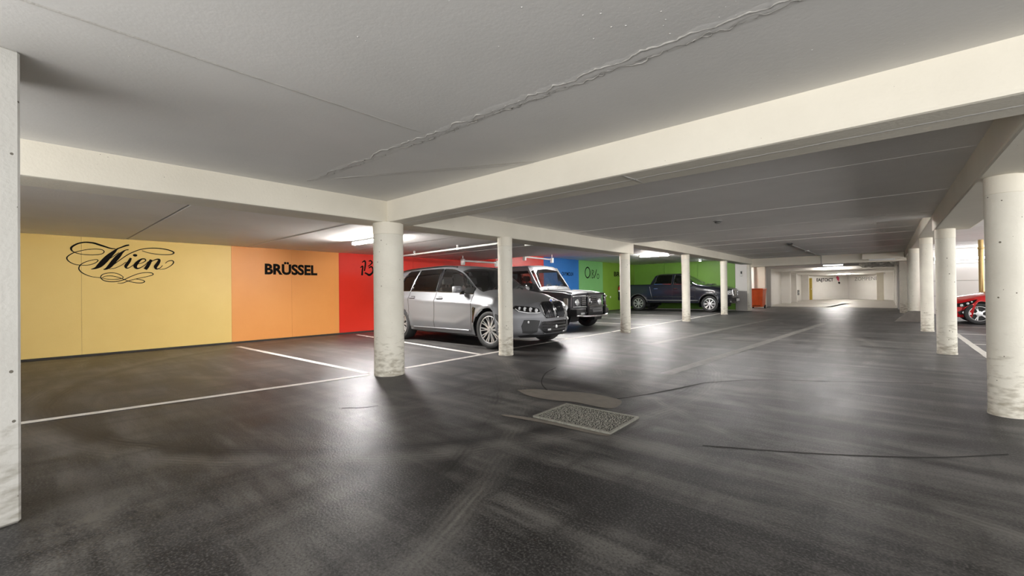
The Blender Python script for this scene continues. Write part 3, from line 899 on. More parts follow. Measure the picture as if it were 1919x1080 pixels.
batten(-7.75, 4.62, H_BAY, 'lit white strip light on the bay ceiling behind the nearest round pillar', glow='near_glow')
batten(-7.28, 17.45, H_HIGH, 'lit white strip light on the bay ceiling above the dark pickup', L=1.25, glow='far_glow')
wall_strip(2.2, 'lit strip light on the white wall above the red car, left one')
wall_strip(3.8, 'lit strip light on the white wall above the red car, right one')
batten(3.0, 9.4, H_NEAR, 'lit strip light at the right edge behind the right edge pillar', glow='aisle_glow')
batten(-7.2, 27.4, H_COR, 'unseen strip light added in the recess to brighten the orange bin', glow='corridor_glow')  # lamp added out of sight to light the bin


def bare_tube(x, y, z, drop, label, L=1.5, glow='corridor_glow', r=0.022):
    """twin bare tubes hung on short brackets under a slim gear tray"""
    t = thing('tube_light', label, 'lamp', (x, y, z), 0, 'bare tube lights')
    Geo().box(-L / 2, L / 2, -0.03, 0.03, -0.03, 0.004, 0.005).build('gear_tray', 'lamp_white', t)
    for s in (-1, 1):
        Geo().box(s * L / 2 - 0.012, s * L / 2 + 0.012, -0.075, 0.075, -drop - 0.03, 0.002, 0.003).build('bracket', 'lamp_white', t)
        Geo().tube([(-L / 2, s * 0.05, -drop), (L / 2, s * 0.05, -drop)], r, 10).build('tube', glow, t, smooth='auto')
    return t


bare_tube(-3.0, 11.3, H_HIGH, 0.09, 'added unseen twin tube light over the aisle behind the slab step, left one', glow='far_aisle_glow')  # this pair is added behind the step to brighten the far aisle
bare_tube(-0.9, 11.3, H_HIGH, 0.09, 'added unseen twin tube light over the aisle behind the slab step, right one', glow='far_aisle_glow')
bare_tube(-7.1, 11.2, H_HIGH, 0.12, 'added unseen twin tube light over the bay behind the slab step', glow='far_glow')  # added out of sight for bay light and a streak on the floor
bare_tube(-2.5, 33.0, H_COR, 0.14, 'added extra twin tube light in the far corridor, nearest one', L=0.9)  # extra lamp, added to brighten the corridor
bare_tube(-2.6, 40.5, H_COR, 0.14, 'twin tube light in the far corridor, middle one', L=0.9)
bare_tube(-2.72, 47.6, H_COR, 0.14, 'twin tube light in the far corridor by the end wall', L=0.9)


# ------------------------------------------------------------------ cars
def smooth01(t):
    t = np.clip(t, 0, 1)
    return t * t * (3 - 2 * t)


def mono(xs, ys, x):
    """monotone cubic through control points"""
    xs = np.array(xs, float); ys = np.array(ys, float)
    h = np.diff(xs); s = np.diff(ys) / h
    d = np.zeros(len(xs))
    d[0], d[-1] = s[0], s[-1]
    for i in range(1, len(xs) - 1):
        if s[i - 1] * s[i] > 0:
            w1 = 2 * h[i] + h[i - 1]; w2 = h[i] + 2 * h[i - 1]
            d[i] = (w1 + w2) / (w1 / s[i - 1] + w2 / s[i])
    x = np.clip(x, xs[0], xs[-1])
    k = np.clip(np.searchsorted(xs, x, side='right') - 1, 0, len(h) - 1)
    t = (x - xs[k]) / h[k]
    return ((1 + 2 * t) * (1 - t) ** 2) * ys[k] + t * (1 - t) ** 2 * h[k] * d[k] + t * t * (3 - 2 * t) * ys[k + 1] + t * t * (t - 1) * h[k] * d[k + 1]


class Skin:
    """car body: seven rails (y, z along x), interpolated across the section; local +x is forward"""

    def __init__(self, ycv, zcv, warp, arches=(), lip=0.02, linear=False, x0=None, x1=None):
        self.yc, self.zc, self.warp, self.arches, self.lip, self.linear = ycv, zcv, warp, arches, lip, linear
        self.x0 = x0 if x0 is not None else ycv[0][0][0]
        self.x1 = x1 if x1 is not None else ycv[0][-1][0]

    def rails(self, x):
        f = (lambda c: np.interp(x, [p[0] for p in c], [p[1] for p in c])) if self.linear else (lambda c: mono([p[0] for p in c], [p[1] for p in c], x))
        return np.array([f(c) for c in self.yc]), np.array([f(c) for c in self.zc])

    def raw(self, x, t):
        x, t = np.broadcast_arrays(np.asarray(x, float), np.asarray(t, float))
        Y, Z = self.rails(x)
        K = len(Y)
        k = np.clip(np.floor(t).astype(int), 0, K - 2)
        u = t - k

        def herm(A, endflat):
            S = np.diff(A, axis=0)
            D = np.zeros_like(A)
            D[0] = S[0]
            D[-1] = 0 if endflat else S[-1]
            for i in range(1, K - 1):
                a, b = S[i - 1], S[i]
                D[i] = np.where(a * b > 0, 2 * a * b / np.where(np.abs(a + b) < 1e-9, 1, a + b), 0)
            g = lambda M, kk: np.take_along_axis(M, kk[None], 0)[0]
            a, b, da, db = g(A, k), g(A, k + 1), g(D, k), g(D, k + 1)
            return (1 + 2 * u) * (1 - u) ** 2 * a + u * (1 - u) ** 2 * da + u * u * (3 - 2 * u) * b + u * u * (u - 1) * db

        def lin(A):
            g = lambda M, kk: np.take_along_axis(M, kk[None], 0)[0]
            return g(A, k) * (1 - u) + g(A, k + 1) * u
        if self.linear:
            y, z = lin(Y), lin(Z)
        else:
            y, z = herm(Y, False), herm(Z, True)
        for zc_, amp, wd, xlo, xhi in getattr(self, 'creases', ()):   # pressed character lines
            zl = np.interp(x, [q[0] for q in zc_], [q[1] for q in zc_])
            fade = smooth01((x - xlo) / .25) * smooth01((xhi - x) / .25)
            y = y + amp * np.clip(1 - np.abs(z - zl) / wd, 0, 1) * fade * (t < 3.2)
        for xa, za, R in self.arches:                    # flared lip around each wheel arch
            d = np.hypot(x - xa, z - za)
            y = y + self.lip * smooth01(1 - np.abs(d - R - 0.02) / 0.07) * (t < 3)
        return x, y, z

    def point(self, x, t, side=-1):
        x, y, z = self.raw(x, t)
        return np.stack([self.warp(x, y, z), side * y, z], -1)

    def side_at(self, x, z, side=-1, off=0.0):
        """outer skin point at a length x and a height z"""
        t = np.linspace(0, 4.2, 85)
        X, Y, Z = self.raw(np.full_like(t, x), t)
        i = int(np.argmax(Z >= z)) or 1
        f = (z - Z[i - 1]) / max(Z[i] - Z[i - 1], 1e-6)
        y = Y[i - 1] + (Y[i] - Y[i - 1]) * f
        return (float(self.warp(np.array(x), np.array(y), np.array(z))), side * (y + off), z)

    def front_at(self, y, z, off=0.0):
        return (float(self.warp(np.array(self.x1), np.array(abs(y)), np.array(z))) + off, y, z)

    def rear_at(self, y, z, off=0.0):
        return (float(self.warp(np.array(self.x0), np.array(abs(y)), np.array(z))) - off, y, z)

    def grid(self, classify, cuts=(), nu=150, sub=(3, 8, 10, 6, 7, 5, 5)):
        """classify(x, t, z) -> part name or None; cuts: (a, s, zb, tlo, thi) slanted lines the grid must follow"""
        ts = []
        K = len(self.yc)
        for k in range(K - 1):
            n = sub[min(k, len(sub) - 1)]
            ts += [k + i / n for i in range(n)]
        ts += [K - 1.0] + [tt for tt in self.tcuts]
        ts = np.array(sorted(set(round(v, 4) for v in ts)))
        us = np.linspace(self.x0, self.x1, nu)
        U = np.repeat(us[:, None], len(ts), 1)
        T = np.repeat(ts[None, :], len(us), 0)
        for (a, s, zb, tlo, thi) in cuts:
            for j, t in enumerate(ts):
                if t < tlo - 1e-6 or t > thi + 1e-6:
                    continue
                xt = a
                for _ in range(6):
                    xt = a + s * (float(self.raw(np.array(xt), np.array(t))[2]) - zb)
                i = int(np.argmin(np.abs(U[:, j] - xt)))
                U[i, j] = xt
        X, Y, Z = self.raw(U, T)
        m = len(ts)
        zc = (Z[:-1, :-1] + Z[1:, 1:] + Z[:-1, 1:] + Z[1:, :-1]) / 4
        xc = (X[:-1, :-1] + X[1:, 1:] + X[:-1, 1:] + X[1:, :-1]) / 4
        tc = (T[:-1, :-1] + T[1:, 1:]) / 2
        cls = [[classify(xc[i, j], tc[i, j], zc[i, j]) for j in range(m - 1)] for i in range(nu - 1)]
        dead = np.zeros((nu - 1, m - 1), bool)
        for xa, za, R in self.arches:
            d = (np.hypot(xc - xa, zc - za) < R) & (tc < 3.3)
            dead |= d
        for i in range(nu - 1):
            for j in range(m - 1):
                if dead[i, j]:
                    cls[i][j] = None
        for i in range(nu):
            for j in range(m):
                nb = [dead[p, q] for p in (i - 1, i) for q in (j - 1, j) if 0 <= p < nu - 1 and 0 <= q < m - 1]
                if any(nb) and not all(nb):
                    xa, za, R = min(self.arches, key=lambda a: abs(a[0] - X[i, j]))
                    dx, dz = X[i, j] - xa, Z[i, j] - za
                    L = math.hypot(dx, dz)
                    if j == 0:
                        X[i, j] = xa + math.copysign(math.sqrt(max(R * R - dz * dz, 0)), dx)
                    elif L > 1e-6:
                        X[i, j] = xa + dx * R / L; Z[i, j] = za + dz * R / L
        XW_ = self.warp(X, Y, Z)
        self.P = np.stack([XW_, Y, Z], -1)
        self.cls, self.ts, self.m, self.nu = cls, ts, m, nu
        return self

    def faces_of(self, part, side=None):
        out = []
        for s in ((-1, 1) if side is None else (side,)):
            for i in range(self.nu - 1):
                for j in range(self.m - 1):
                    if self.cls[i][j] == part:
                        q = [(i, j, s), (i, j + 1, s), (i + 1, j + 1, s), (i + 1, j, s)]
                        out.append(q if s < 0 else q[::-1])
        return out

    def emit(self, part, side=None, inset=0.0):
        g = Geo()
        idx = {}

        def vid(k):
            i, j, s = k
            if j == self.m - 1:
                s = 1
            if (i, j, s) not in idx:
                p = self.P[i, j]
                idx[(i, j, s)] = len(g.v)
                y = 0.0 if j == self.m - 1 else p[1]
                g.v.append((float(p[0]), float(s * (y - inset)), float(p[2] - (inset if j > self.m * .7 else 0))))
            return idx[(i, j, s)]
        for q in self.faces_of(part, side):
            f = tuple(vid(k) for k in q)
            if len(set(f)) >= 3:
                g.f.append(f)
        return g

    def outline(self, part, side, r, out=0.003, n=5):
        """thin bead along the rim of a part (seam or trim)"""
        E = {}
        for q in self.faces_of(part, side):
            for a, b in zip(q, q[1:] + q[:1]):
                if (b, a) in E:
                    del E[(b, a)]
                else:
                    E[(a, b)] = 1
        nxt = {a: b for a, b in E}
        g = Geo()
        while nxt:
            a = next(iter(nxt)); loop = [a]
            b = nxt.pop(a)
            while b != a and b in nxt:
                loop.append(b); b = nxt.pop(b)
            pts = [(float(self.P[i, j][0]), float(s * (self.P[i, j][1] + out)), float(self.P[i, j][2])) for i, j, s in loop]
            if len(pts) > 3:
                g.tube(pts, r, n, closed=True)
        return g

    def cap(self, front=True, ny=14):
        x = self.x1 if front else self.x0
        i = -1 if front else 0
        rows = []
        for j in range(self.m):
            y = float(self.raw(np.array(x), np.array(self.ts[j]))[1]); z = float(self.P[i, j][2])
            row = []
            for k in range(ny + 1):
                yy = y * (2 * k / ny - 1)
                row.append((float(self.warp(np.array(x), np.array(abs(yy)), np.array(z))), yy, z))
            rows.append(row)
        return Geo().quadstrip(rows)


def panel(poly, mapfn, off, thick, step=0.03, k=0):
    """slightly raised panel following a surface: poly in 2D, mapfn(u, v, off) -> 3D"""
    if k:
        poly = [tuple(p) for p in catmull(list(poly) + [poly[0]], k)[:-1]]
    pts = []
    n = len(poly)
    for i in range(n):
        a, b = np.array(poly[i]), np.array(poly[(i + 1) % n])
        m = max(1, int(np.hypot(*(b - a)) / step))
        for s in range(m):
            pts.append(tuple(a + (b - a) * s / m))
    nb = len(pts)
    us = [p[0] for p in pts]; vs = [p[1] for p in pts]

    def inside(u, v):
        c = False
        for i in range(nb):
            (x1, y1), (x2, y2) = pts[i], pts[(i + 1) % nb]
            if (y1 > v) != (y2 > v) and u < (x2 - x1) * (v - y1) / (y2 - y1) + x1:
                c = not c
        return c
    inner = []
    u = min(us) + step * 0.5
    while u < max(us):
        v = min(vs) + step * 0.5
        while v < max(vs):
            if inside(u, v) and min(abs(u - p[0]) + abs(v - p[1]) for p in pts) > step * 0.5:
                inner.append((u, v))
            v += step
        u += step
    V = [Vector(p) for p in pts + inner]
    ov, oe, of, *_ = delaunay_2d_cdt(V, [(i, (i + 1) % nb) for i in range(nb)], [list(range(nb))], 1, 1e-6)
    g = Geo()
    top = [mapfn(p[0], p[1], off) for p in ov]
    g.add(top, [tuple(f) for f in of])
    rim_t = [mapfn(p[0], p[1], off) for p in pts]
    rim_b = [mapfn(p[0], p[1], off - thick) for p in pts]
    g.quadstrip([rim_t + [rim_t[0]], rim_b + [rim_b[0]]])
    return g


def frame_tube(poly, mapfn, off, r, n=6, k=0):
    if k:
        poly = [tuple(p) for p in catmull(list(poly) + [poly[0]], k)[:-1]]
    return Geo().tube([mapfn(p[0], p[1], off) for p in poly], r, n, closed=True)


def wheel(root, x, y, r, w, rimr, spokes, side, rim_mat='alloy', split=False, steer=0.0, back='dark_plastic'):
    """tyre with a multi-spoke rim; side -1 faces local -y"""
    s = side
    M = Matrix.Translation((x, y, r)) @ Matrix.Rotation(steer, 4, 'Z')
    sh = r - rimr
    prof = [(rimr - .005, -w * .42), (rimr + sh * .15, -w * .48), (rimr + sh * .55, -w * .5), (r - sh * .18, -w * .46), (r - .012, -w * .36), (r - .002, -w * .2), (r, 0),
            (r - .002, w * .2), (r - .012, w * .36), (r - sh * .18, w * .46), (rimr + sh * .55, w * .5), (rimr + sh * .15, w * .48), (rimr - .005, w * .42)]
    o = Geo().lathe(prof, 'y', n=44).xf(M).build('wheel', 'rubber', root, smooth='auto')
    a = s * w * .43
    b = -s * w * .4
    Geo().lathe([(rimr + .006, a), (rimr - .012, a + s * .004), (rimr - .02, a - s * .01)], 'y', n=44).xf(M).build('rim', rim_mat, o, smooth='auto')
    Geo().lathe([(rimr - .018, a - s * .008), (rimr - .03, a - s * .06), (rimr - .035, b)], 'y', n=44).xf(M).build('rim_barrel', 'alloy_dark', o, smooth='auto')
    Geo().lathe([(rimr - .02, a - s * .10), (.02, a - s * .10)], 'y', n=32).xf(M).build('gap_shade_disc', back, o)  # disc and barrel coloured dark, standing in for shade between the spokes
    g = Geo()
    for i in range(spokes):
        base = 2 * math.pi * i / spokes
        for dl in ((-.075, .075) if split else (0.0,)):
            t0, t1 = base + dl * .6, base + dl * 1.6
            w0, w1 = (.011, .0085) if split else (.026, .02)
            r0, r1 = .055, rimr - .014

            def pt(rr, tt, ww, aa):
                c, d = math.cos(tt), math.sin(tt)
                return (rr * c - ww * d, aa, rr * d + ww * c)
            v = []
            for rr, tt, ww, aa in ((r0, t0, w0, a - s * .012), ((r0 + r1) / 2, (t0 + t1) / 2, (w0 + w1) / 2, a - s * .018), (r1, t1, w1, a - s * .004)):
                v += [pt(rr, tt, -ww, aa), pt(rr, tt, ww, aa), pt(rr, tt, ww * 1.3, aa - s * .03), pt(rr, tt, -ww * 1.3, aa - s * .03)]
            f = []
            for q in range(2):
                for e in range(4):
                    f.append((q * 4 + e, q * 4 + (e + 1) % 4, q * 4 + 4 + (e + 1) % 4, q * 4 + 4 + e))
            g.add(v, f)
    g.xf(M).build('spokes', rim_mat, o)
    Geo().lathe([(.075, a - s * .03), (.07, a - s * .008), (.035, a - s * .004), (.032, a + s * .004), (.001, a + s * .005)], 'y', n=24).xf(M).build('hub_cap', rim_mat, o, smooth='auto')
    return o


def liner(root, x, z, R, y0, y1):
    """dark wheel housing behind an arch"""
    g = Geo()
    rows = []
    for yy in (y0, y1):
        rows.append([(x + R * math.cos(t), yy, z + R * math.sin(t)) for t in np.linspace(-0.35, math.pi + 0.35, 26)])
    g.quadstrip(rows)
    n = len(g.v)
    g.v.append((x, y0, z))
    for i in range(25):
        g.f.append((n, i, i + 1))
    return g.build('wheel_housing', 'dark_plastic', root)


def seat(root, x, y, z, mat, w=0.5, h=0.62):
    g = Geo().box(x - .25, x + .27, y - w / 2, y + w / 2, z, z + .16, .05)
    M = Matrix.Translation((x - .24, y, z + .1)) @ Matrix.Rotation(math.radians(-14), 4, 'Y')
    g2 = Geo().box(-.07, .07, -w / 2, w / 2, 0, h, .05).box(-.02, .02, -.06, -.04, h, h + .12).box(-.02, .02, .04, .06, h, h + .12).box(-.055, .05, -.14, .14, h + .07, h + .25, .04).xf(M)
    g.add(g2.v, g2.f)
    return g.build('seat', mat, root, smooth='auto')


def steering(root, x, y, z, r=.18):
    g = Geo()
    M = Matrix.Translation((x, y, z)) @ Matrix.Rotation(math.radians(-25), 4, 'Y')
    g.tube([(0, r * math.cos(t), r * math.sin(t)) for t in np.linspace(0, 2 * math.pi, 25)[:-1]], .014, 6, closed=True)
    g.box(-.02, .02, -r, r, -.02, .02, .01).box(-.03, .02, -.06, .06, -.06, .06, .02)
    g.tube([(0, 0, 0), (.3, 0, 0)], .03, 8)
    return g.xf(M).build('steering_wheel', 'dark_plastic', root, smooth='auto')


def mirror_part(root, x, y, z, side, mat, w=.24, h=.15, d=.13):
    g = Geo().box(-d / 2, d / 2, -w / 2, w / 2, -h / 2, h / 2, .045)
    for i, p in enumerate(g.v):
        f = 1 - .25 * max(0, p[0] / (d / 2))
        g.v[i] = (p[0], p[1] * f, p[2] * f)
    o = g.xf(Matrix.Translation((x, y + side * (w / 2 + .06), z))).build('side_mirror', mat, root, smooth='auto')
    Geo().box(x - .03, x + .03, y - .02, y + .1 * side + .02, z - .1, z - .04, .008).build('mirror_arm', 'gloss_black', o)
    Geo().box(x - d / 2 - .004, x - d / 2 + .006, y + side * .08, y + side * (w + .03), z - h * .4, z + h * .4, .003).build('mirror_glass', 'chrome', o)
    return o


def handle(root, skin, x, z, side, mat='chrome'):
    p = skin.side_at(x, z, side, .004)
    g = Geo().box(p[0] - .11, p[0] + .11, p[1] - .012 - (.018 if side < 0 else -.018), p[1] + .012 - (.018 if side < 0 else -.018), z - .014, z + .016, .008)
    o = g.build('door_handle', mat, root, smooth='auto')
    pl = [(x - .085, z - .03), (x + .085, z - .03), (x + .095, z), (x + .06, z + .035), (x - .06, z + .035), (x - .095, z)]
    panel(pl, lambda u, v, o_: skin.side_at(u, v, side, o_), .002, .006, .04).build('handle_cup', 'dark_plastic', o)
    return o


# ---- silver SUV
def build_suv(loc, rotz):
    c = thing('silver_suv', 'silver grey SUV with black grille parked behind the round pillars', 'car', loc, rotz)
    yc = [[(-2.57, .74), (-2.2, .88), (-1.4, .93), (1.4, .93), (2.1, .90), (2.37, .84)],
          [(-2.57, .84), (-2.2, .95), (-1.4, .985), (1.4, .985), (2.1, .955), (2.37, .89)],
          [(-2.57, .86), (-2.2, .965), (-1.4, 1.0), (0, .982), (1.4, .995), (2.1, .95), (2.37, .88)],
          [(-2.57, .82), (-2.2, .88), (-1.4, .905), (0, .90), (1.0, .905), (1.5, .925), (2.1, .89), (2.37, .82)],
          [(-2.57, .78), (-2.4, .75), (-2.2, .69), (-1.2, .645), (-.3, .645), (.3, .67), (1.14, .80), (1.5, .80), (2.1, .74), (2.37, .66)],
          [(-2.57, .42), (-2.2, .42), (-1.2, .42), (.3, .43), (1.14, .48), (2.37, .36)],
          [(-2.57, 0), (2.37, 0)]]
    zc = [[(-2.57, .45), (-2.2, .33), (-1.2, .27), (1.2, .25), (2.0, .24), (2.37, .24)],
          [(-2.57, .62), (-1.4, .47), (1.4, .45), (2.37, .42)],
          [(-2.57, .87), (-1.4, .90), (0, .865), (1.0, .82), (1.8, .76), (2.37, .63)],
          [(-2.57, 1.02), (-2.2, 1.13), (-1.4, 1.13), (0, 1.10), (.95, 1.065), (1.5, 1.01), (2.1, .90), (2.37, .78)],
          [(-2.57, 1.04), (-2.42, 1.27), (-2.2, 1.50), (-1.9, 1.59), (-1.2, 1.645), (-.3, 1.66), (.1, 1.635), (.42, 1.55), (1.14, 1.115), (1.5, 1.055), (2.1, .95), (2.37, .865)],
          [(-2.57, 1.05), (-2.42, 1.29), (-2.2, 1.55), (-1.9, 1.65), (-1.2, 1.705), (-.3, 1.72), (.1, 1.695), (.42, 1.62), (1.2, 1.145), (1.5, 1.10), (2.1, 1.0), (2.37, .905)],
          [(-2.57, 1.06), (-2.42, 1.30), (-2.2, 1.56), (-1.9, 1.665), (-1.2, 1.72), (-.3, 1.735), (.1, 1.71), (.42, 1.635), (1.22, 1.155), (1.5, 1.115), (2.1, 1.015), (2.37, .915)]]

    def warp(x, y, z):
        W = smooth01((x - 1.45) / .92); Wr = smooth01((-x - 1.8) / .77)
        a = np.clip(np.abs(y) / .9, 0, 1.2)
        return x - W * (.40 * a ** 2.8 + .10 * np.clip((z - .6) / .3, 0, 1.5) ** 2 + .06 * np.clip((.36 - z) / .12, 0, 1.2) ** 2) + Wr * .2 * a ** 2.5
    R = .375
    xa, xb_ = 1.4875, -1.4875
    sk = Skin(yc, zc, warp, [(xa, R, .425), (xb_, R, .425)], .022)
    sk.creases = [([(-2.4, 1.02), (-1.3, 1.0), (-.6, .93), (1.0, .885), (2.1, .80)], .016, .05, -2.4, 2.1), ([(-1.0, .52), (.5, .47), (1.0, .62)], .014, .06, -1.1, 1.05)]
    sk.tcuts = [.4, 3.07, 3.12, 3.9, 4.06, 3.04]
    cuts = [(-.14, .02, 1.1, 3.07, 3.9), (-.23, .02, 1.1, 3.07, 3.9), (-1.13, .22, 1.1, 3.07, 3.9), (-1.19, .22, 1.1, 3.07, 3.9), (-1.80, .72, 1.1, 3.07, 3.9), (.98, -.2, 1.06, 3.07, 3.9),
            (-.19, 0, 1, .4, 3.04), (.99, .0, 1, .4, 3.04), (-1.12, -.12, .9, .4, 3.04), (.42, 0, 1, 4.06, 6), (1.16, 0, 1, 4.06, 6), (1.22, 0, 1, 4.06, 6)]

    def cls(x, t, z):
        if 3.07 < t < 3.9:
            if -.14 + .02 * (z - 1.1) < x < .98 - .2 * (z - 1.06):
                return 'glass_front'
            if -1.13 + .22 * (z - 1.1) < x < -.23 + .02 * (z - 1.1):
                return 'glass_rear'
            if -1.80 + .72 * (z - 1.1) < x < -1.19 + .22 * (z - 1.1):
                return 'glass_quarter'
            if -.24 < x < -.13:
                return 'pillar'
        if t > 4.06:
            if .42 < x < 1.16:
                return 'windscreen'
            if x > 1.22:
                return 'hood'
        if .4 < t < 3.04:
            if -.19 < x < .99:
                return 'door_front'
            if -1.12 - .12 * (z - .9) < x < -.19:
                return 'door_rear'
        return 'body'
    sk.grid(cls, cuts)
    P = 'suv_paint'
    sk.emit('body').build('body_shell', P, c, smooth='auto')
    sk.emit('hood').build('hood', P, c, smooth='auto')
    for s in (-1, 1):
        sk.emit('pillar', s).build('door_pillar', 'gloss_black', c, smooth='auto')
    sk.cap(True, 22).build('front_fascia', P, c, smooth='auto')
    tg = sk.cap(False).build('tailgate', P, c, smooth='auto')
    ws = sk.emit('windscreen').build('windscreen', 'glass_windscreen', c, smooth=True)
    for s in (-1, 1):
        for part, nm in (('door_front', 'front_door'), ('door_rear', 'rear_door')):
            d = sk.emit(part, s).build(nm, P, c, smooth='auto')
            sk.outline(part, s, .0075, .0).build('door_seam', 'joint_dark', d)
            handle(d, sk, -.02 if nm == 'front_door' else -.98, .985 if nm == 'front_door' else 1.0, s, P)
        for part, m in (('glass_front', 'glass_windscreen'), ('glass_rear', 'glass_tint'), ('glass_quarter', 'glass_tint')):
            w = sk.emit(part, s).build('side_window', m, c, smooth=True)
            sk.outline(part, s, .011, .002).build('window_trim', 'gloss_black', w, smooth='auto')
        # bright rear pillar trim
        Geo().tube([sk.side_at(-1.80 + .72 * (z - 1.1) - .03, z, s, .004) for z in np.linspace(1.15, 1.56, 8)], .014, 6).build('pillar_trim', 'chrome', c, smooth='auto')
        Geo().tube([sk.side_at(-1.16 + .22 * (z - 1.1), z, s, .004) for z in np.linspace(1.14, 1.58, 6)], .012, 6).build('pillar_trim', 'chrome', c, smooth='auto')
        # roof rail
        Geo().tube([tuple(p) for p in sk.point(np.linspace(-1.85, .18, 24), np.full(24, 4.25), s) + np.array([0, 0, .022])], .017, 8).build('roof_rail', 'gloss_black', c, smooth='auto')
        # bright sill strip
        Geo().tube([sk.side_at(x, .335, s, .006) for x in np.linspace(-.95, .92, 20)], .016, 6).build('sill_strip', 'suv_paint', c, smooth='auto')
        # fender gill
        pl = [(1.035, .50), (1.07, .50), (1.105, .74), (1.125, .80), (1.05, .82), (1.03, .78)]
        gi = panel(pl, lambda u, v, o: sk.side_at(u, v, s, o), .004, .01, .03).build('fender_vent', 'gloss_black', c)
        Geo().tube([sk.side_at(x, z, s, .008) for x, z in ((1.06, .75), (1.09, .785), (1.10, .80))], .009, 5).build('vent_blade', 'chrome', gi)
        mirror_part(c, .72, s * .93, 1.17, s, P, .22, .135, .12)
        for x in (xa, xb_):
            liner(c, x, R, .43, s * .5, s * .955)
            wheel(c, x, s * .845, R, .28, .27, 10, s, 'alloy', split=True)
        # headlight
        F = lambda y, z, o: sk.front_at(y, z, o)
        pl = [(s * .415, .70), (s * .44, .785), (s * .62, .825), (s * .80, .845), (s * .845, .80), (s * .80, .735), (s * .66, .70), (s * .50, .69)]
        hl = panel(pl, F, .006, .03, .035).build('headlight', 'gloss_black', c, smooth='auto')
        for (yy, zz, rr) in ((.50, .748, .042), (.60, .765, .046), (.69, .778, .042), (.765, .79, .034)):
            p = sk.front_at(s * yy, zz, .006)
            Geo().lathe([(rr, 0), (rr * .85, .016), (rr * .4, .012), (.001, .022)], 'x', p, 16).build('lamp', 'lens_clear', hl, smooth='auto')
        Geo().tube([sk.front_at(s * y, z, .012) for y, z in ((.43, .71), (.50, .70), (.66, .708), (.79, .742), (.825, .79))], .01, 5).build('light_strip', 'lens_clear', hl)
        # kidney half
        kd = [(s * .035, .60), (s * .025, .86), (s * .06, .905), (s * .30, .90), (s * .365, .85), (s * .335, .66), (s * .28, .60)]
        k = panel(kd, F, .008, .03, .04).build('grille', 'gloss_black', c)
        frame_tube(kd, F, .012, .011).build('grille_frame', 'gloss_black', k, smooth='auto')
        for i in range(7):
            y = s * (.065 + i * .038)
            Geo().tube([sk.front_at(y, z, .016) for z in (.615, .70, .80, .885)], .0065, 5).build('grille_bar', 'alloy_dark', k)
        # outer intake
        it = [(s * .50, .335), (s * .60, .31), (s * .74, .325), (s * .76, .46), (s * .72, .575), (s * .56, .57), (s * .44, .555)]
        ik = panel(it, F, .006, .03, .04).build('air_intake', 'dark_plastic', c)
        p = sk.front_at(s * .66, .53, .006)
        Geo().lathe([(.026, 0), (.022, .012), (.001, .015)], 'x', p, 14).build('sensor', 'lens_clear', ik, smooth='auto')
    F = lambda y, z, o: sk.front_at(y, z, o)
    lo = [(-.34, .30), (.34, .30), (.46, .42), (.40, .535), (-.40, .535), (-.46, .42)]
    low = panel(lo, F, .007, .03, .05).build('lower_grille', 'gloss_black', c)
    frame_tube(lo, F, .010, .010).build('grille_frame', 'suv_paint', low, smooth='auto')
    for z in (.36, .42, .48):
        Geo().tube([sk.front_at(y, z, .012) for y in np.linspace(-.38, .38, 9)], .007, 5).build('grille_bar', 'dark_plastic', low)
    p = sk.front_at(0.0, .42, .012)
    Geo().lathe([(.034, 0), (.03, .014), (.001, .018)], 'x', p, 16).build('sensor', 'lens_clear', low, smooth='auto')
    p = sk.front_at(-.22, .37, .012)
    Geo().box(p[0] - .005, p[0] + .012, p[1] - .05, p[1] + .05, p[2] - .018, p[2] + .018, .006).build('fog_lamp', 'lens_clear', low)
    p = sk.front_at(0.0, .905, .0)
    em = Geo().lathe([(.042, 0), (.040, .012), (.001, .014)], 'x', (p[0] - .02, 0, .925), 24).build('badge', 'chrome', c, smooth='auto')
    Geo().lathe([(.030, 0), (.029, .016), (.001, .0165)], 'x', (p[0] - .02, 0, .925), 20).build('badge_face', 'badge_blue', em)
    # dark chin
    ch = [(-.74, .235), (.74, .235), (.80, .275), (.62, .30), (.45, .275), (-.45, .275), (-.62, .30), (-.80, .275)]
    panel(ch, F, .008, .05, .06).build('chin_spoiler', 'dark_plastic', c)
    Geo().box(-2.35, 1.95, -.9, .9, .23, .30, .02).build('underbody', 'dark_plastic', c)
    # cabin
    Geo().box(-2.1, 1.1, -.82, .82, .42, .48).build('cabin_floor', 'seat_dark', c)
    seat(c, .0, -.4, .52, 'seat_light'); seat(c, .0, .4, .52, 'seat_light')
    seat(c, -.95, -.42, .52, 'seat_dark', .62); seat(c, -.95, .42, .52, 'seat_dark', .62)
    Geo().box(.62, 1.12, -.78, .78, .75, 1.05, .06).build('dashboard', 'seat_dark', c, smooth='auto')
    steering(c, .52, .4, 1.0)
    Geo().box(.40, .43, -.12, .12, 1.48, 1.55, .01).build('rear_view_mirror', 'dark_plastic', c)
    # rear lamps
    for s in (-1, 1):
        pl = [(s * .45, .98), (s * .80, 1.0), (s * .80, 1.08), (s * .45, 1.06)]
        panel(pl, lambda y, z, o: sk.rear_at(y, z, o), .006, .03, .06).build('tail_light', 'lens_red', c)
    # wipers
    for y0 in (-.55, .2):
        Geo().tube([(1.16, y0, 1.15), (1.02, y0 + .35, 1.245), (.98, y0 + .62, 1.265)], .007, 5).build('wiper', 'dark_plastic', c)
    return c


build_suv((-7.29, 6.94, 0), math.radians(0.0))


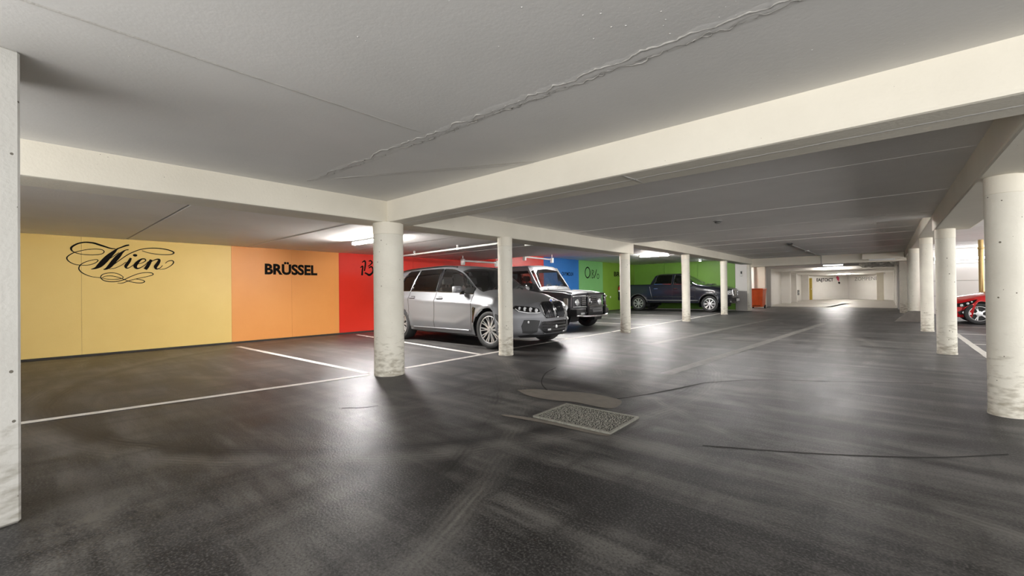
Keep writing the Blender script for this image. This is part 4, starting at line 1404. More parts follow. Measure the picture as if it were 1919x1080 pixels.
# ---- boxy off-roader
def build_offroader(loc, rotz):
    c = thing('boxy_offroader', 'boxy dark grey off-roader with black bull bar parked beyond the silver SUV', 'car', loc, rotz)
    X0, X1 = -2.25, 2.05
    hoodz = [(X0, 1.14), (.60, 1.14), (.95, 1.15), (1.7, 1.10), (1.95, 1.06), (X1, 1.02)]
    yc = [[(X0, .78), (X1, .78)], [(X0, .88), (X1, .88)], [(X0, .89), (1.9, .89), (X1, .86)], [(X0, .86), (1.8, .86), (X1, .83)],
          [(X0, .74), (.44, .745), (.88, .80), (1.0, .80), (X1, .72)],
          [(X0, .62), (.44, .62), (.88, .70), (1.0, .66), (X1, .56)], [(X0, 0), (X1, 0)]]
    zc = [[(X0, .46), (X1, .46)], [(X0, .56), (X1, .56)], [(X0, .92), (X1, .90)], [(X0, 1.13), (.6, 1.13), (1.7, 1.06), (X1, 1.0)],
          [(X0, 1.80), (-2.1, 1.84), (.40, 1.84), (.86, 1.19), (.95, 1.13), (1.7, 1.08), (X1, 1.01)],
          [(X0, 1.84), (-2.1, 1.90), (.36, 1.90), (.44, 1.85), (.88, 1.20), (1.0, 1.14), (1.7, 1.10), (X1, 1.03)],
          [(X0, 1.86), (-2.1, 1.93), (.34, 1.93), (.46, 1.87), (.90, 1.21), (1.0, 1.15), (1.7, 1.12), (X1, 1.05)]]

    def warp(x, y, z):
        W = smooth01((x - 1.7) / .35)
        return x - W * .06 * np.clip(np.abs(y) / .9, 0, 1.2) ** 3
    R = .40
    xa, xb_ = 1.52, -1.35
    sk = Skin(yc, zc, warp, [(xa, R, .47), (xb_, R, .47)], .03, linear=True)
    sk.tcuts = [.15, 3.1, 3.12, 3.86, 4.14, 5.05]
    cuts = [(-.36, 0, 1, 3.1, 3.86), (-.46, 0, 1, 3.1, 3.86), (-1.18, 0, 1, 3.1, 3.86), (-1.32, 0, 1, 3.1, 3.86), (-2.1, 0, 1, 3.1, 3.86), (.68, -.38, 1.14, 3.1, 3.86),
            (-.41, 0, 1, .15, 3.1), (.72, 0, 1, .15, 3.1), (-1.2, 0, 1, .15, 3.1), (.50, 0, 1, 4.14, 6), (.855, 0, 1, 4.14, 6), (.97, 0, 1, 4.14, 6)]

    def cls(x, t, z):
        if 3.1 < t < 3.86:
            if -.36 < x < .68 - .38 * (z - 1.14):
                return 'glass_front'
            if -1.18 < x < -.46:
                return 'glass_rear'
            if -2.1 < x < -1.32:
                return 'glass_quarter'
        if t > 4.14:
            if .50 < x < .855:
                return 'windscreen'
            if x > .97:
                return 'hood'
        if .15 < t < 3.1:
            if -.41 < x < .72:
                return 'door_front'
            if -1.2 < x < -.41:
                return 'door_rear'
        return 'body'
    sk.grid(cls, cuts, nu=130, sub=(2, 4, 4, 5, 3, 6))
    P = 'offroader_paint'
    for part, nm, m in (('body', 'body_shell', P), ('hood', 'hood', P), ('windscreen', 'windscreen', 'glass_clear')):
        o = sk.emit(part).build(nm, m, c, smooth='auto')
    sk.cap(True, 16).build('front_fascia', P, c, smooth='auto')
    sk.cap(False).build('tailgate', P, c, smooth='auto')
    F = lambda y, z, o: sk.front_at(y, z, o)
    for s in (-1, 1):
        for part, nm in (('door_front', 'front_door'), ('door_rear', 'rear_door')):
            d = sk.emit(part, s).build(nm, P, c, smooth='auto')
            sk.outline(part, s, .006, .0).build('door_seam', 'joint_dark', d)
            handle(d, sk, -.24 if nm == 'front_door' else -1.0, 1.03, s, 'dark_plastic')
        for part in ('glass_front', 'glass_rear', 'glass_quarter'):
            w = sk.emit(part, s).build('side_window', 'glass_clear', c, smooth=True)
            sk.outline(part, s, .013, .002).build('window_trim', P if part == 'glass_front' else 'gloss_black', w, smooth='auto')
        # rubbing strip, fender top ridge, gutter
        Geo().tube([sk.side_at(x, .80, s, .006) for x in np.linspace(-.85, .98, 8)], .022, 6).build('rubbing_strip', 'dark_plastic', c, smooth='auto')
        Geo().tube([(x, s * .77, float(np.interp(x, [p[0] for p in hoodz], [p[1] for p in hoodz])) - .004) for x in np.linspace(1.0, 1.98, 10)], .016, 6).build('fender_ridge', P, c, smooth='auto')
        Geo().tube([(x, s * .755, 1.85) for x in (X0 + .05, -1, .3, .40)] + [(.84, s * .805, 1.21)], .014, 6).build('rain_gutter', P, c, smooth='auto')
        mirror_part(c, .52, s * .85, 1.22, s, 'gloss_black', .2, .2, .1)
        for x in (xa, xb_):
            liner(c, x, R, .475, s * .45, s * .87)
            wheel(c, x, s * .775, R, .27, .25, 5, s, 'alloy_dark', split=True, steer=math.radians(-14) if x > 0 else 0)
        # square bezel with round headlight
        bz = [(s * .46, .64), (s * .80, .64), (s * .80, .92), (s * .46, .92)]
        b = panel(bz, F, .012, .05, .06).build('headlight', 'grey_plastic', c)
        p = sk.front_at(s * .62, .78, .012)
        Geo().lathe([(.115, 0), (.112, .018), (.098, .022), (.09, .006), (.05, -.002), (.001, .0)], 'x', p, 28).build('reflector', 'chrome', b, smooth='auto')
        Geo().lathe([(.094, .014), (.06, .03), (.001, .036)], 'x', p, 28).build('lens', 'lens_clear', b, smooth='auto')
        # wing indicator lamp
        q = sk.front_at(s * .74, 1.03, 0)
        Geo().box(q[0] - .22, q[0] - .08, q[1] - .04, q[1] + .04, 1.0, 1.065, .02).build('indicator', 'lens_clear', c, smooth='auto')
        p = sk.side_at(1.90, .78, s, .004)
        Geo().box(p[0] - .08, p[0] + .06, p[1] - .012, p[1] + .012, .66, .90, .008).build('marker_lamp', 'lens_amber', c)
    gr = panel([(-.42, .66), (.42, .66), (.42, .93), (-.42, .93)], F, .012, .05, .1).build('grille', 'gloss_black', c)
    for z in (.715, .775, .835, .895):
        Geo().box(X1 + .01, X1 + .03, -.40, .40, z - .014, z + .012, .004).build('grille_bar', 'grey_plastic', gr)
    g = Geo()
    for k in range(3):
        t = math.pi / 2 + k * 2 * math.pi / 3
        g.tube([(X1 + .035, 0, .79), (X1 + .035, .085 * math.cos(t), .79 + .085 * math.sin(t))], .009, 5)
    g.tube([(X1 + .035, .092 * math.cos(t), .79 + .092 * math.sin(t)) for t in np.linspace(0, 2 * math.pi, 25)[:-1]], .009, 5, closed=True)
    g.build('badge', 'chrome', c, smooth='auto')
    # bumper
    bp = Geo().box(1.86, 2.22, -.90, .90, .40, .60, .05).build('bumper', 'dark_plastic', c, smooth='auto')
    for s in (-1, 1):
        Geo().box(2.21, 2.235, s * .60 - .1, s * .60 + .1, .44, .50, .012).build('fog_lamp', 'lens_clear', bp)
        Geo().box(1.78, 2.0, s * .88 - .03, s * .88 + .03, .46, .64, .02).build('bumper_corner', 'dark_plastic', bp)
    Geo().box(2.22, 2.235, -.26, .26, .50, .61, .004).build('number_plate', 'grey_plastic', bp)
    # bull bar
    bb = Geo()
    bb.tube([(2.30, -.47, .40), (2.31, -.47, .97), (2.29, -.44, 1.02), (2.29, .44, 1.02), (2.31, .47, .97), (2.30, .47, .40)], .034, 10)
    bar = bb.build('bull_bar', 'gloss_black', c, smooth='auto')
    for s in (-1, 1):
        Geo().box(2.265, 2.34, s * .47 - .045, s * .47 + .045, .38, 1.0, .02).build('upright', 'gloss_black', bar, smooth='auto')
        Geo().tube([(2.30, s * .47, .95), (2.2, s * .78, .95), (2.08, s * .88, .93)], .02, 8).build('side_tube', 'grey_plastic', bar, smooth='auto')
        Geo().tube([(2.30, s * .47, .66), (2.2, s * .80, .65), (2.08, s * .89, .64)], .02, 8).build('side_tube', 'grey_plastic', bar, smooth='auto')
    Geo().tube([(2.31, -.46, .68), (2.31, .46, .68)], .018, 8).build('cross_tube', 'chrome', bar, smooth='auto')
    Geo().tube([(2.30, -.46, 1.0), (2.30, .46, 1.0)], .022, 8).build('cross_tube', 'grey_plastic', bar, smooth='auto')
    Geo().tube([(2.18, -.86, .42), (2.33, -.55, .40), (2.36, 0, .39), (2.33, .55, .40), (2.18, .86, .42)], .034, 10).build('lower_tube', 'chrome', bar, smooth='auto')
    pl = Geo().box(2.335, 2.345, -.26, .26, .50, .62, .003).build('number_plate', 'grey_plastic', bar)
    Geo().box(2.345, 2.348, -.2, .2, .555, .575).build('plate_characters', 'dark_plastic', pl)
    Geo().box(-2.2, 1.9, -.75, .75, .42, .52, .02).build('underbody', 'dark_plastic', c)
    Geo().tube([(xa, -.7, .40), (xa, .7, .40)], .06, 8).build('axle', 'dark_plastic', c)
    Geo().box(-2.1, .95, -.8, .8, .55, .6).build('cabin_floor', 'seat_dark', c)
    seat(c, -.15, -.38, .68, 'seat_dark'); seat(c, -.15, .38, .68, 'seat_dark')
    seat(c, -1.1, -.38, .68, 'seat_dark', .6); seat(c, -1.1, .38, .68, 'seat_dark', .6)
    Geo().box(.52, .88, -.76, .76, .9, 1.15, .05).build('dashboard', 'seat_dark', c, smooth='auto')
    steering(c, .40, .38, 1.17)
    for y0 in (-.6, .05):
        Geo().tube([(.92, y0, 1.20), (.84, y0 + .25, 1.29), (.82, y0 + .5, 1.30)], .008, 5).build('wiper', 'dark_plastic', c)
    Geo().box(.88, .99, -.5, .5, 1.16, 1.185, .008).build('cowl_grille', 'grey_plastic', c)
    return c


build_offroader((-8.58, 10.88, 0), 0.0)


# ---- dark pickup
def build_pickup(loc, rotz):
    c = thing('dark_pickup', 'dark blue crew cab pickup parked sideways before the green wall', 'car', loc, rotz)
    X0, X1 = -2.95, 2.72
    yc = [[(X0, .86), (-2.5, .90), (1.9, .90), (2.4, .88), (X1, .78)], [(X0, .93), (-2.5, .97), (1.9, .97), (2.4, .93), (X1, .84)], [(X0, .95), (-2.5, 1.0), (1.9, 1.0), (2.4, .95), (X1, .84)],
          [(X0, .93), (-2.5, .965), (1.7, .955), (2.3, .92), (X1, .82)],
          [(X0, .90), (-1.12, .92), (-1.02, .80), (-.8, .68), (.35, .68), (1.22, .82), (1.5, .84), (2.4, .76), (X1, .68)],
          [(X0, .6), (-1.1, .6), (-.8, .45), (.35, .45), (1.2, .5), (X1, .4)], [(X0, 0), (X1, 0)]]
    zc = [[(X0, .58), (-2.4, .46), (1.2, .44), (2.2, .42), (X1, .42)], [(X0, .72), (-2.4, .62), (1.8, .60), (X1, .60)], [(X0, 1.0), (1.4, 1.0), (2.2, .95), (X1, .85)],
          [(X0, 1.35), (-1.2, 1.35), (.9, 1.31), (1.4, 1.22), (2.2, 1.14), (X1, 1.02)],
          [(X0, 1.385), (-1.14, 1.39), (-1.04, 1.62), (-.92, 1.82), (-.6, 1.88), (.2, 1.88), (.5, 1.78), (1.25, 1.34), (1.5, 1.30), (2.2, 1.21), (X1, 1.08)],
          [(X0, 1.38), (-1.14, 1.385), (-1.04, 1.66), (-.92, 1.87), (-.6, 1.93), (.2, 1.93), (.5, 1.82), (1.3, 1.35), (1.5, 1.34), (2.2, 1.26), (X1, 1.12)],
          [(X0, 1.38), (-1.14, 1.385), (-1.04, 1.67), (-.92, 1.88), (-.6, 1.94), (.2, 1.94), (.5, 1.83), (1.3, 1.355), (1.5, 1.36), (2.2, 1.28), (X1, 1.13)]]

    def warp(x, y, z):
        W = smooth01((x - 2.0) / .72)
        return x - W * .22 * np.clip(np.abs(y) / .9, 0, 1.2) ** 2.8
    R = .40
    xa, xb_ = 1.80, -1.80
    sk = Skin(yc, zc, warp, [(xa, R, .48), (xb_, R, .48)], .03)
    sk.tcuts = [.3, 3.05, 3.1, 3.9, 4.1]
    cuts = [(-.02, 0, 1, 3.1, 3.9), (.1, 0, 1, 3.1, 3.9), (-.92, .25, 1.34, 3.1, 3.9), (1.02, -.25, 1.3, 3.1, 3.9), (.04, 0, 1, .3, 3.05), (1.15, 0, 1, .3, 3.05), (-1.02, 0, 1, .3, 3.05),
            (.5, 0, 1, 4.1, 6), (1.24, 0, 1, 4.1, 6), (1.32, 0, 1, 4.1, 6), (-1.12, 0, 1, .3, 3.05), (-1.15, 0, 1, .3, 3.05)]

    def cls(x, t, z):
        if 3.1 < t < 3.9:
            if .1 < x < 1.02 - .25 * (z - 1.3):
                return 'glass_front'
            if -.92 + .25 * (z - 1.34) < x < -.02:
                return 'glass_rear'
        if t > 4.1:
            if .5 < x < 1.24:
                return 'windscreen'
            if x > 1.32:
                return 'hood'
        if .3 < t < 3.05:
            if .04 < x < 1.15:
                return 'door_front'
            if -1.02 < x < .04:
                return 'door_rear'
        return 'body'
    sk.grid(cls, cuts, nu=160)
    P = 'pickup_paint'
    sk.emit('body').build('body_shell', P, c, smooth='auto')
    sk.emit('hood').build('hood', P, c, smooth='auto')
    sk.emit('windscreen').build('windscreen', 'glass_windscreen', c, smooth=True)
    sk.cap(True, 18).build('front_fascia', P, c, smooth='auto')
    sk.cap(False).build('tailgate', P, c, smooth='auto')
    F = lambda y, z, o: sk.front_at(y, z, o)
    for s in (-1, 1):
        for part, nm in (('door_front', 'front_door'), ('door_rear', 'rear_door')):
            d = sk.emit(part, s).build(nm, P, c, smooth='auto')
            sk.outline(part, s, .006, .0).build('door_seam', 'joint_dark', d)
            handle(d, sk, .2 if nm == 'front_door' else -.82, 1.16, s, 'chrome')
        for part, m in (('glass_front', 'glass_windscreen'), ('glass_rear', 'glass_tint')):
            w = sk.emit(part, s).build('side_window', m, c, smooth=True)
            sk.outline(part, s, .014, .003).build('window_trim', 'chrome', w, smooth='auto')
        Geo().tube([sk.side_at(x, .56, s, .012) for x in np.linspace(-1.3, 1.28, 12)], .03, 8).build('side_step', 'grey_plastic', c, smooth='auto')
        Geo().tube([sk.side_at(x, .74, s, .006) for x in np.linspace(-.95, 1.1, 10)], .012, 6).build('side_moulding', 'chrome', c, smooth='auto')
        Geo().tube([sk.side_at(-1.16 + .02 * i, 1.27 - .09 * i, s, .004) for i in range(7)], .014, 6).build('bed_seam', 'alloy_dark', c, smooth='auto')
        for x in (xa, xb_):
            Geo().tube([sk.side_at(x + .49 * math.cos(t), R + .49 * math.sin(t), s, .008) for t in np.linspace(.15, math.pi - .15, 24)], .018, 6).build('arch_trim', 'grey_plastic', c, smooth='auto')
            liner(c, x, R, .485, s * .5, s * .97)
            wheel(c, x, s * .845, R, .27, .265, 8, s, 'alloy', split=True)
        mirror_part(c, .92, s * .97, 1.40, s, 'chrome', .22, .2, .12)
        pl = [(s * .46, .84), (s * .78, .84), (s * .80, 1.0), (s * .70, 1.04), (s * .46, 1.02)]
        hl = panel(pl, F, .008, .04, .05).build('headlight', 'lens_clear', c, smooth='auto')
        for yy in (.54, .68):
            p = sk.front_at(s * yy, .93, .01)
            Geo().lathe([(.055, 0), (.05, .018), (.02, .01), (.001, .02)], 'x', p, 16).build('lamp', 'chrome', hl, smooth='auto')
        p = sk.front_at(s * .70, .52, .01)
        Geo().lathe([(.05, 0), (.046, .014), (.001, .02)], 'x', (p[0] + .06, p[1], p[2]), 16).build('fog_lamp', 'lens_clear', c, smooth='auto')
        pl = [(s * .80, .98), (s * .93, .98), (s * .93, 1.30), (s * .80, 1.30)]
        tl = panel(pl, lambda y, z, o: sk.rear_at(y, z, o), .012, .04, .06).build('tail_light', 'lens_red', c)
        Geo().box(-2.97, -2.86, s * .955 - .008, s * .955 + .008, 1.12, 1.30, .006).build('side_lens', 'lens_red', tl)
        Geo().box(-2.97, -2.88, s * .955 - .008, s * .955 + .008, 1.02, 1.11, .006).build('side_lens', 'lens_clear', tl)
    gp = [(-.44, .80), (.44, .80), (.46, 1.06), (-.46, 1.06)]
    gr = panel(gp, F, .012, .05, .08).build('grille', 'gloss_black', c)
    frame_tube(gp, F, .02, .022).build('grille_frame', 'chrome', gr, smooth='auto')
    for z in (.87, .93, .99):
        Geo().tube([sk.front_at(y, z, .02) for y in np.linspace(-.43, .43, 7)], .012, 6).build('grille_bar', 'chrome', gr, smooth='auto')
    bp = Geo()
    rows = []
    for z, o in ((.44, .0), (.47, .09), (.66, .10), (.70, .03)):
        rows.append([sk.front_at(y, z, o) for y in np.linspace(-.84, .84, 17)])
    bm_ = bp.quadstrip(rows).build('bumper', 'dark_plastic', c, smooth='auto')
    Geo().tube([sk.front_at(y, .475, .105) for y in np.linspace(-.8, .8, 15)], .02, 6).build('bumper_strip', 'chrome', bm_, smooth='auto')
    Geo().box(X1 + .10, X1 + .112, -.26, .26, .53, .65, .003).build('number_plate', 'plate_white', bm_)
    Geo().box(X0 - .16, X0 + .02, -.88, .88, .55, .72, .03).build('rear_bumper', 'dark_plastic', c, smooth='auto')
    Geo().box(-2.8, 2.3, -.8, .8, .42, .5, .02).build('underbody', 'dark_plastic', c)
    Geo().box(-1.0, 1.3, -.85, .85, .6, .66).build('cabin_floor', 'seat_dark', c)
    seat(c, .25, -.4, .78, 'seat_light'); seat(c, .25, .4, .78, 'seat_dark')
    seat(c, -.6, -.4, .78, 'seat_dark', .62); seat(c, -.6, .4, .78, 'seat_dark', .62)
    Geo().box(.85, 1.3, -.8, .8, 1.0, 1.3, .05).build('dashboard', 'seat_dark', c, smooth='auto')
    steering(c, .72, .4, 1.28)
    # hood scoop edge
    Geo().box(1.5, 1.78, -.35, .35, 1.34, 1.375, .015).build('hood_scoop', P, c, smooth='auto')
    return c


build_pickup((-8.18, 22.68, 0), 0.0)


# ---- red hatchback (nose towards the aisle)
def build_red(loc, rotz):
    c = thing('red_hatchback', 'glossy red hatchback behind the right pillars with its nose to the aisle', 'car', loc, rotz)
    X0, X1 = -2.1, 2.1
    yc = [[(X0, .72), (-1.6, .82), (1.4, .82), (1.8, .78), (X1, .66)], [(X0, .8), (-1.6, .88), (1.4, .88), (1.8, .83), (X1, .70)], [(X0, .82), (-1.6, .90), (1.4, .90), (1.8, .84), (X1, .68)],
          [(X0, .78), (-1.4, .82), (.9, .82), (1.4, .82), (1.8, .74), (X1, .58)],
          [(X0, .72), (-1.5, .58), (.1, .58), (.95, .70), (1.4, .66), (1.8, .58), (X1, .45)], [(X0, .4), (.1, .36), (.95, .42), (X1, .26)], [(X0, 0), (X1, 0)]]
    zc = [[(X0, .34), (-1.5, .22), (1.4, .20), (X1, .20)], [(X0, .45), (1.4, .36), (X1, .34)], [(X0, .7), (0, .68), (1.3, .62), (X1, .46)],
          [(X0, .92), (0, .90), (.9, .86), (1.4, .79), (1.8, .70), (X1, .56)],
          [(X0, .98), (-1.8, 1.24), (-1.4, 1.36), (-.4, 1.40), (.05, 1.35), (.98, .90), (1.4, .83), (1.8, .73), (X1, .60)],
          [(X0, 1.0), (-1.8, 1.28), (-1.4, 1.41), (-.4, 1.45), (.05, 1.40), (1.05, .93), (1.4, .865), (1.8, .765), (X1, .63)],
          [(X0, 1.0), (-1.8, 1.29), (-1.4, 1.42), (-.4, 1.46), (.05, 1.41), (1.08, .94), (1.4, .875), (1.8, .775), (X1, .64)]]

    def warp(x, y, z):
        W = smooth01((x - 1.1) / 1.0)
        return x - W * .42 * np.clip(np.abs(y) / .85, 0, 1.2) ** 2.4
    R = .315
    xa, xb_ = 1.27, -1.28
    sk = Skin(yc, zc, warp, [(xa, R, .36), (xb_, R, .36)], .02)
    sk.tcuts = [.3, 3.06, 3.1, 3.9, 4.08]
    cuts = [(-.2, 0, 1, 3.1, 3.9), (-.3, 0, 1, 3.1, 3.9), (-1.45, .4, .95, 3.1, 3.9), (.84, -.2, .9, 3.1, 3.9), (-.25, 0, 1, .3, 3.06), (.86, 0, 1, .3, 3.06), (-.95, 0, 1, .3, 3.06), (.08, 0, 1, 4.08, 6), (1.0, 0, 1, 4.08, 6), (1.06, 0, 1, 4.08, 6)]

    def cls(x, t, z):
        if 3.1 < t < 3.9:
            if -.2 < x < .84 - .2 * (z - .9):
                return 'glass_front'
            if -1.45 + .4 * (z - .95) < x < -.3:
                return 'glass_rear'
        if t > 4.08:
            if .08 < x < 1.0:
                return 'windscreen'
            if x > 1.06:
                return 'hood'
        if .3 < t < 3.06:
            if -.25 < x < .86:
                return 'door_front'
            if -.95 < x < -.25:
                return 'door_rear'
        return 'body'
    sk.grid(cls, cuts, nu=130)
    P = 'red_paintwork'
    sk.emit('body').build('body_shell', P, c, smooth='auto')
    sk.emit('hood').build('hood', P, c, smooth='auto')
    sk.emit('windscreen').build('windscreen', 'glass_windscreen', c, smooth=True)
    sk.cap(True, 18).build('front_fascia', P, c, smooth='auto')
    sk.cap(False).build('tailgate', P, c, smooth='auto')
    F = lambda y, z, o: sk.front_at(y, z, o)
    for s in (-1, 1):
        for part, nm in (('door_front', 'front_door'), ('door_rear', 'rear_door')):
            d = sk.emit(part, s).build(nm, P, c, smooth='auto')
            sk.outline(part, s, .005, .0).build('door_seam', 'joint_dark', d)
        for part in ('glass_front', 'glass_rear'):
            w = sk.emit(part, s).build('side_window', 'glass_tint', c, smooth=True)
            sk.outline(part, s, .01, .002).build('window_trim', 'gloss_black', w, smooth='auto')
        for x in (xa, xb_):
            liner(c, x, R, .365, s * .45, s * .86)
            wheel(c, x, s * .77, R, .21, .215, 5, s, 'alloy', split=True)
        mirror_part(c, .55, s * .84, .98, s, P, .2, .13, .12)
        # swept headlight wrapping the corner
        S = lambda u, v, o: sk.side_at(u, v, s, o)
        pl = [(1.40, .735), (1.60, .70), (1.80, .655), (2.0, .585), (2.02, .50), (1.90, .50), (1.72, .575), (1.52, .67)]
        hl = panel(pl, S, .006, .02, .04).build('headlight', 'gloss_black', c, smooth='auto')
        for u, v, r in ((1.92, .55, .04), (1.79, .605, .035), (1.66, .655, .022)):
            p = S(u, v, .008)
            Geo().lathe([(r, 0), (r * .7, -s * -.016), (.001, s * .022)], 'y', p, 14).build('lamp', 'lens_clear', hl, smooth='auto')
        pl = [(1.80, .30), (1.96, .27), (2.0, .36), (1.90, .42), (1.80, .38)]
        ik = panel(pl, S, .004, .02, .05).build('fog_lamp_recess', 'dark_plastic', c)
        p = S(1.9, .34, .008)
        Geo().lathe([(.035, 0), (.03, s * .012), (.001, s * .016)], 'y', p, 14).build('fog_lamp', 'lens_clear', ik, smooth='auto')
    low = panel([(-.5, .26), (.5, .26), (.42, .42), (-.42, .42)], F, .008, .03, .06).build('lower_grille', 'gloss_black', c)
    for z in (.30, .345, .39):
        Geo().tube([sk.front_at(y, z, .012) for y in np.linspace(-.44, .44, 9)], .006, 5).build('grille_bar', 'dark_plastic', low)
    up = panel([(-.34, .50), (.34, .50), (.30, .57), (-.30, .57)], F, .008, .03, .06).build('grille', 'gloss_black', c)
    Geo().box(-1.9, 1.6, -.75, .75, .18, .26, .02).build('underbody', 'dark_plastic', c)
    Geo().box(-1.5, .9, -.7, .7, .3, .36).build('cabin_floor', 'seat_dark', c)
    seat(c, -.2, -.35, .4, 'seat_dark'); seat(c, -.2, .35, .4, 'seat_dark')
    Geo().box(.55, .95, -.68, .68, .65, .88, .05).build('dashboard', 'seat_dark', c, smooth='auto')
    steering(c, .4, .35, .86)
    return c


build_red((3.30, 19.0, 0), math.pi)

# ------------------------------------------------------------------ services and small things
# orange-red wheeled bin
bn = thing('wheeled_bin', 'orange red wheeled waste bin beside the pier of the far corridor', 'bin', (-5.42, 27.25, 0), math.radians(-4))
rows = []
for z, w, d in ((.09, .27, .24), (.12, .29, .26), (.6, .32, .30), (1.04, .345, .34)):
    rows.append([(-w, -d, z), (w, -d, z), (w, d, z), (-w, d, z)])
g = Geo().quadstrip(rows, True)
g.f.append((3, 2, 1, 0))
g.build('body', 'bin_red', bn)
for s in (-1, 1):
    Geo().box(s * .16 - .012, s * .16 + .012, -.345, -.30, .2, 1.0, .005).build('rib', 'bin_red', bn)
    Geo().lathe([(.1, -.03), (.1, .03), (.001, .03)], 'x', (s * .3, .2, .1), 20).build('wheel', 'rubber', bn)
Geo().box(-.37, .37, -.37, .36, 1.03, 1.07, .012).build('rim', 'bin_red', bn)
lid = Geo().box(-.36, .36, -.36, .35, 1.07, 1.12, .02).build('lid', 'bin_red', bn)
Geo().tube([(-.2, -.36, 1.06), (-.2, -.40, 1.08), (.2, -.40, 1.08), (.2, -.36, 1.06)], .014, 6).build('lid_handle', 'dark_plastic', lid)
Geo().box(-.2, .2, -.30, -.262, .14, .17).build('foot_slot', 'dark_pit', bn)

# dark red and white notice on the recess wall behind the bin
nb = thing('notice_board', 'dark red and white notice hanging above the orange bin', 'sign', (-6.28, 30.56, 0))
Geo().box(-.09, .16, -.02, .02, 1.56, 2.12, .004).build('upper_panel', 'sign_red', nb)
Geo().box(-.09, .16, -.02, .02, 1.2, 1.54, .004).build('lower_panel', 'plate_white', nb)

# suspended pipes over the bay
pp = thing('sprinkler_pipe', 'white pipe crossing the bay ceiling above the silver SUV', 'pipe', (0, 0, 0))
Geo().tube([(-10.9, 7.02, 2.14), (-9.9, 6.96, 2.14), (-6.2, 6.66, 2.14), (-5.55, 6.6, 2.14)], .022, 10).build('pipe', 'pipe_white', pp, smooth='auto')
for x in (-9.5, -7.6, -6.0):
    y = 6.96 - (x + 9.9) * .081
    Geo().box(x - .012, x + .012, y - .026, y + .026, 2.11, H_BAY + .005, .004).build('hanger', 'pipe_white', pp)

sc_ = thing('security_camera', 'small white security camera on the beam beside the second left pillar', 'camera', (-5.62, 6.95, 2.0))
Geo().box(-.03, .03, -.03, .03, .16, .23, .005).build('bracket', 'lamp_white', sc_)
Geo().box(-.05, .12, -.045, .045, .06, .16, .015).build('body', 'lamp_white', sc_, smooth='auto')
Geo().lathe([(.04, .0), (.045, .04), (.001, .045)], 'x', (.12, 0, .11), 16).build('lens', 'dark_plastic', sc_)

for i, (p, q, lab) in enumerate((((-9.75, 8.9, 2.07), (-9.75, 10.4, 2.07), 'white hanging rail with drop ends before the red wall'),
                                 ((-9.85, 12.0, 2.36), (-10.0, 13.9, 2.36), 'white hanging rail with drop ends before the blue wall'))):
    hr = thing('hanging_rail', lab, 'rail', (0, 0, 0))
    Geo().tube([p, q], .03, 10).build('rail', 'pipe_white', hr, smooth='auto')
    for e in (p, q):
        Geo().box(e[0] - .06, e[0] + .06, e[1] - .045, e[1] + .045, e[2] - .13, e[2] + .06, .012).build('end_fitting', 'pipe_white', hr)
        Geo().tube([(e[0], e[1], e[2] + .05), (e[0], e[1], (H_BAY if i == 0 else H_HIGH) + .004)], .012, 6).build('drop_rod', 'pipe_white', hr)

# detector, conduit and emergency lamp over the aisle
sd = thing('smoke_detector', 'small dark smoke detector on the aisle ceiling', 'detector', (-2.26, 8.25, H_NEAR))
Geo().lathe([(.001, .012), (.075, .012), (.075, -.012), (.05, -.02), (.048, -.04), (.03, -.052), (.001, -.054)], 'z', n=24).build('body', 'lamp_metal', sd, smooth='auto')
Geo().lathe([(.052, -.022), (.054, -.03), (.05, -.036)], 'z', n=24).build('vent_ring', 'dark_plastic', sd)

cd = thing('conduit', 'thin grey conduit with a junction box along the far aisle ceiling', 'conduit', (0, 0, 0))
Geo().tube([(-2.36, 16.6, 2.57), (-2.3, 20.0, 2.57), (-2.2, 24.1, 2.57), (-2.2, 24.13, 2.56), (-2.2, 24.13, 2.2)], .016, 8).build('pipe', 'lamp_metal', cd, smooth='auto')
Geo().box(-2.42, -2.28, 16.5, 16.75, 2.54, 2.592, .01).build('junction_box', 'dark_plastic', cd)
Geo().box(-2.37, -2.23, 20.2, 20.36, 2.545, 2.592, .01).build('junction_box', 'lamp_white', cd)
em_ = thing('emergency_lamp', 'slim white emergency lamp below the far cross beam', 'lamp', (-1.75, 24.05, 2.13))
Geo().box(-.42, .36, -.05, .05, .02, .075, .008).build('housing', 'lamp_metal', em_)
Geo().box(-.38, .34, -.04, .04, -.03, .02, .008).build('diffuser', 'exit_glow', em_)
e2 = thing('emergency_lamp', 'slim white emergency lamp at the right end of the far cross beam', 'lamp', (-.1, 23.83, 2.24))
Geo().box(-.42, .42, -.05, .05, .0, .065, .008).build('housing', 'lamp_white', e2)

# spot lamp above the pickup nose and wall lamp on the white pier
sp = thing('spot_lamp', 'small round white spot lamp on the ceiling above the pickup hood', 'lamp', (-7.05, 22.6, H_HIGH))
Geo().lathe([(.001, .006), (.07, .006), (.07, -.03), (.05, -.05)], 'z', n=20).build('housing', 'lamp_white', sp, smooth='auto')
Geo().lathe([(.05, -.048), (.03, -.07), (.001, -.075)], 'z', n=20).build('bulb', 'cool_glow', sp, smooth='auto')
wlamp = thing('wall_lamp', 'small black and white lamp on the white end of the green wall', 'lamp', (-5.47, YB, 1.85))
Geo().box(-.03, .03, -.05, .004, .0, .14, .01).build('bracket', 'dark_plastic', wlamp)
Geo().lathe([(.02, .02), (.055, -.06), (.05, -.11), (.001, -.13)], 'z', (0, -.06, 0), 16).build('shade', 'lamp_white', wlamp, smooth='auto')
so = thing('wall_socket', 'small white socket low on the olive green wall panel', 'socket', (XW, 20.9, .74))
Geo().box(-.002, .02, -.05, .05, -.05, .05, .008).build('plate', 'lamp_white', so)
Geo().lathe([(.03, .0), (.03, .026), (.001, .026)], 'x', n=16).build('cover', 'pipe_white', so)

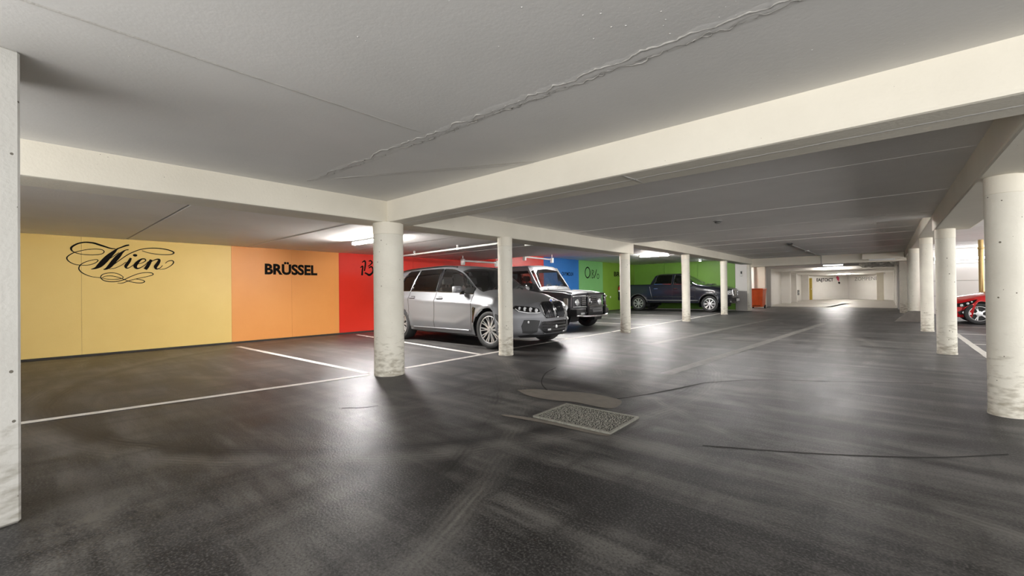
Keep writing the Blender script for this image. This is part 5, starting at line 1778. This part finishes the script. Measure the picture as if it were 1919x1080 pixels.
# brass stand pipe by the red car
bp_ = thing('stand_pipe', 'brass coloured vertical pipe behind the red car', 'pipe', (2.33, 20.3, 0))
Geo().lathe([(.001, 0), (.062, 0), (.062, H_HIGH + .004), (.001, H_HIGH + .004)], 'z', n=24).build('pipe', 'pipe_brass', bp_, smooth='auto')
Geo().lathe([(.062, 2.3), (.075, 2.31), (.075, 2.36), (.062, 2.37)], 'z', n=24).build('collar', 'pipe_brass', bp_, smooth='auto')

# foil-wrapped ducts at the right of the far corridor
du = thing('foil_duct', 'crumpled foil wrapped ducts under the ceiling at the right of the far corridor', 'duct', (0, 0, 0))
for k in range(5):
    pts = []
    y = 26.0 + k * .35
    for i in range(12):
        pts.append((-.85 + .13 * i + random.uniform(-.03, .03), y + random.uniform(-.1, .1), 2.22 - .05 * (k % 3) + random.uniform(-.05, .05) + .006 * i))
    Geo().tube(pts, [random.uniform(.05, .11) for _ in pts], 9).build('duct', 'duct_foil', du)
Geo().tube([(.3, 24.7, 2.31), (.25, 26.5, 2.3), (.2, 28.45, 2.3)], .12, 12).build('duct', 'duct_foil', du, smooth='auto')

# far left wall fittings
hz = thing('hose_reel', 'dark hose reel half hidden behind a pier on the far left wall', 'hose reel', (-5.735, 31.1, 1.05))
Geo().tube([(.06, .32 * math.cos(t), .32 * math.sin(t)) for t in np.linspace(0, 2 * math.pi, 33)[:-1]], .05, 8, closed=True).build('hose', 'rubber', hz, smooth='auto')
g = Geo()
for k in range(6):
    t = k * math.pi / 3
    g.tube([(.06, 0, 0), (.06, .3 * math.cos(t), .3 * math.sin(t))], .014, 6)
g.tube([(-.01, 0, 0), (.09, 0, 0)], .05, 12)
g.build('spokes', 'dark_plastic', hz)
Geo().box(-.01, .05, -.06, .06, .30, .75, .01).build('valve', 'dark_plastic', hz)
for x, y, z, lab in ((-5.735, 41.2, .62, 'small dark valve box low on the far left wall, left one'), (-5.735, 44.0, .72, 'square grey meter box low on the far left wall, right one')):
    vb = thing('valve_box', lab, 'box', (x, y, z))
    s_ = .12 if z < .7 else .22
    Geo().box(-.01, .1, -s_ * 2.2, s_ * 2.2, -s_, s_, .02).build('case', 'grey_plastic', vb)
    Geo().lathe([(.05, .1), (.05, .13), (.001, .13)], 'x', n=14).build('dial', 'plate_white', vb)
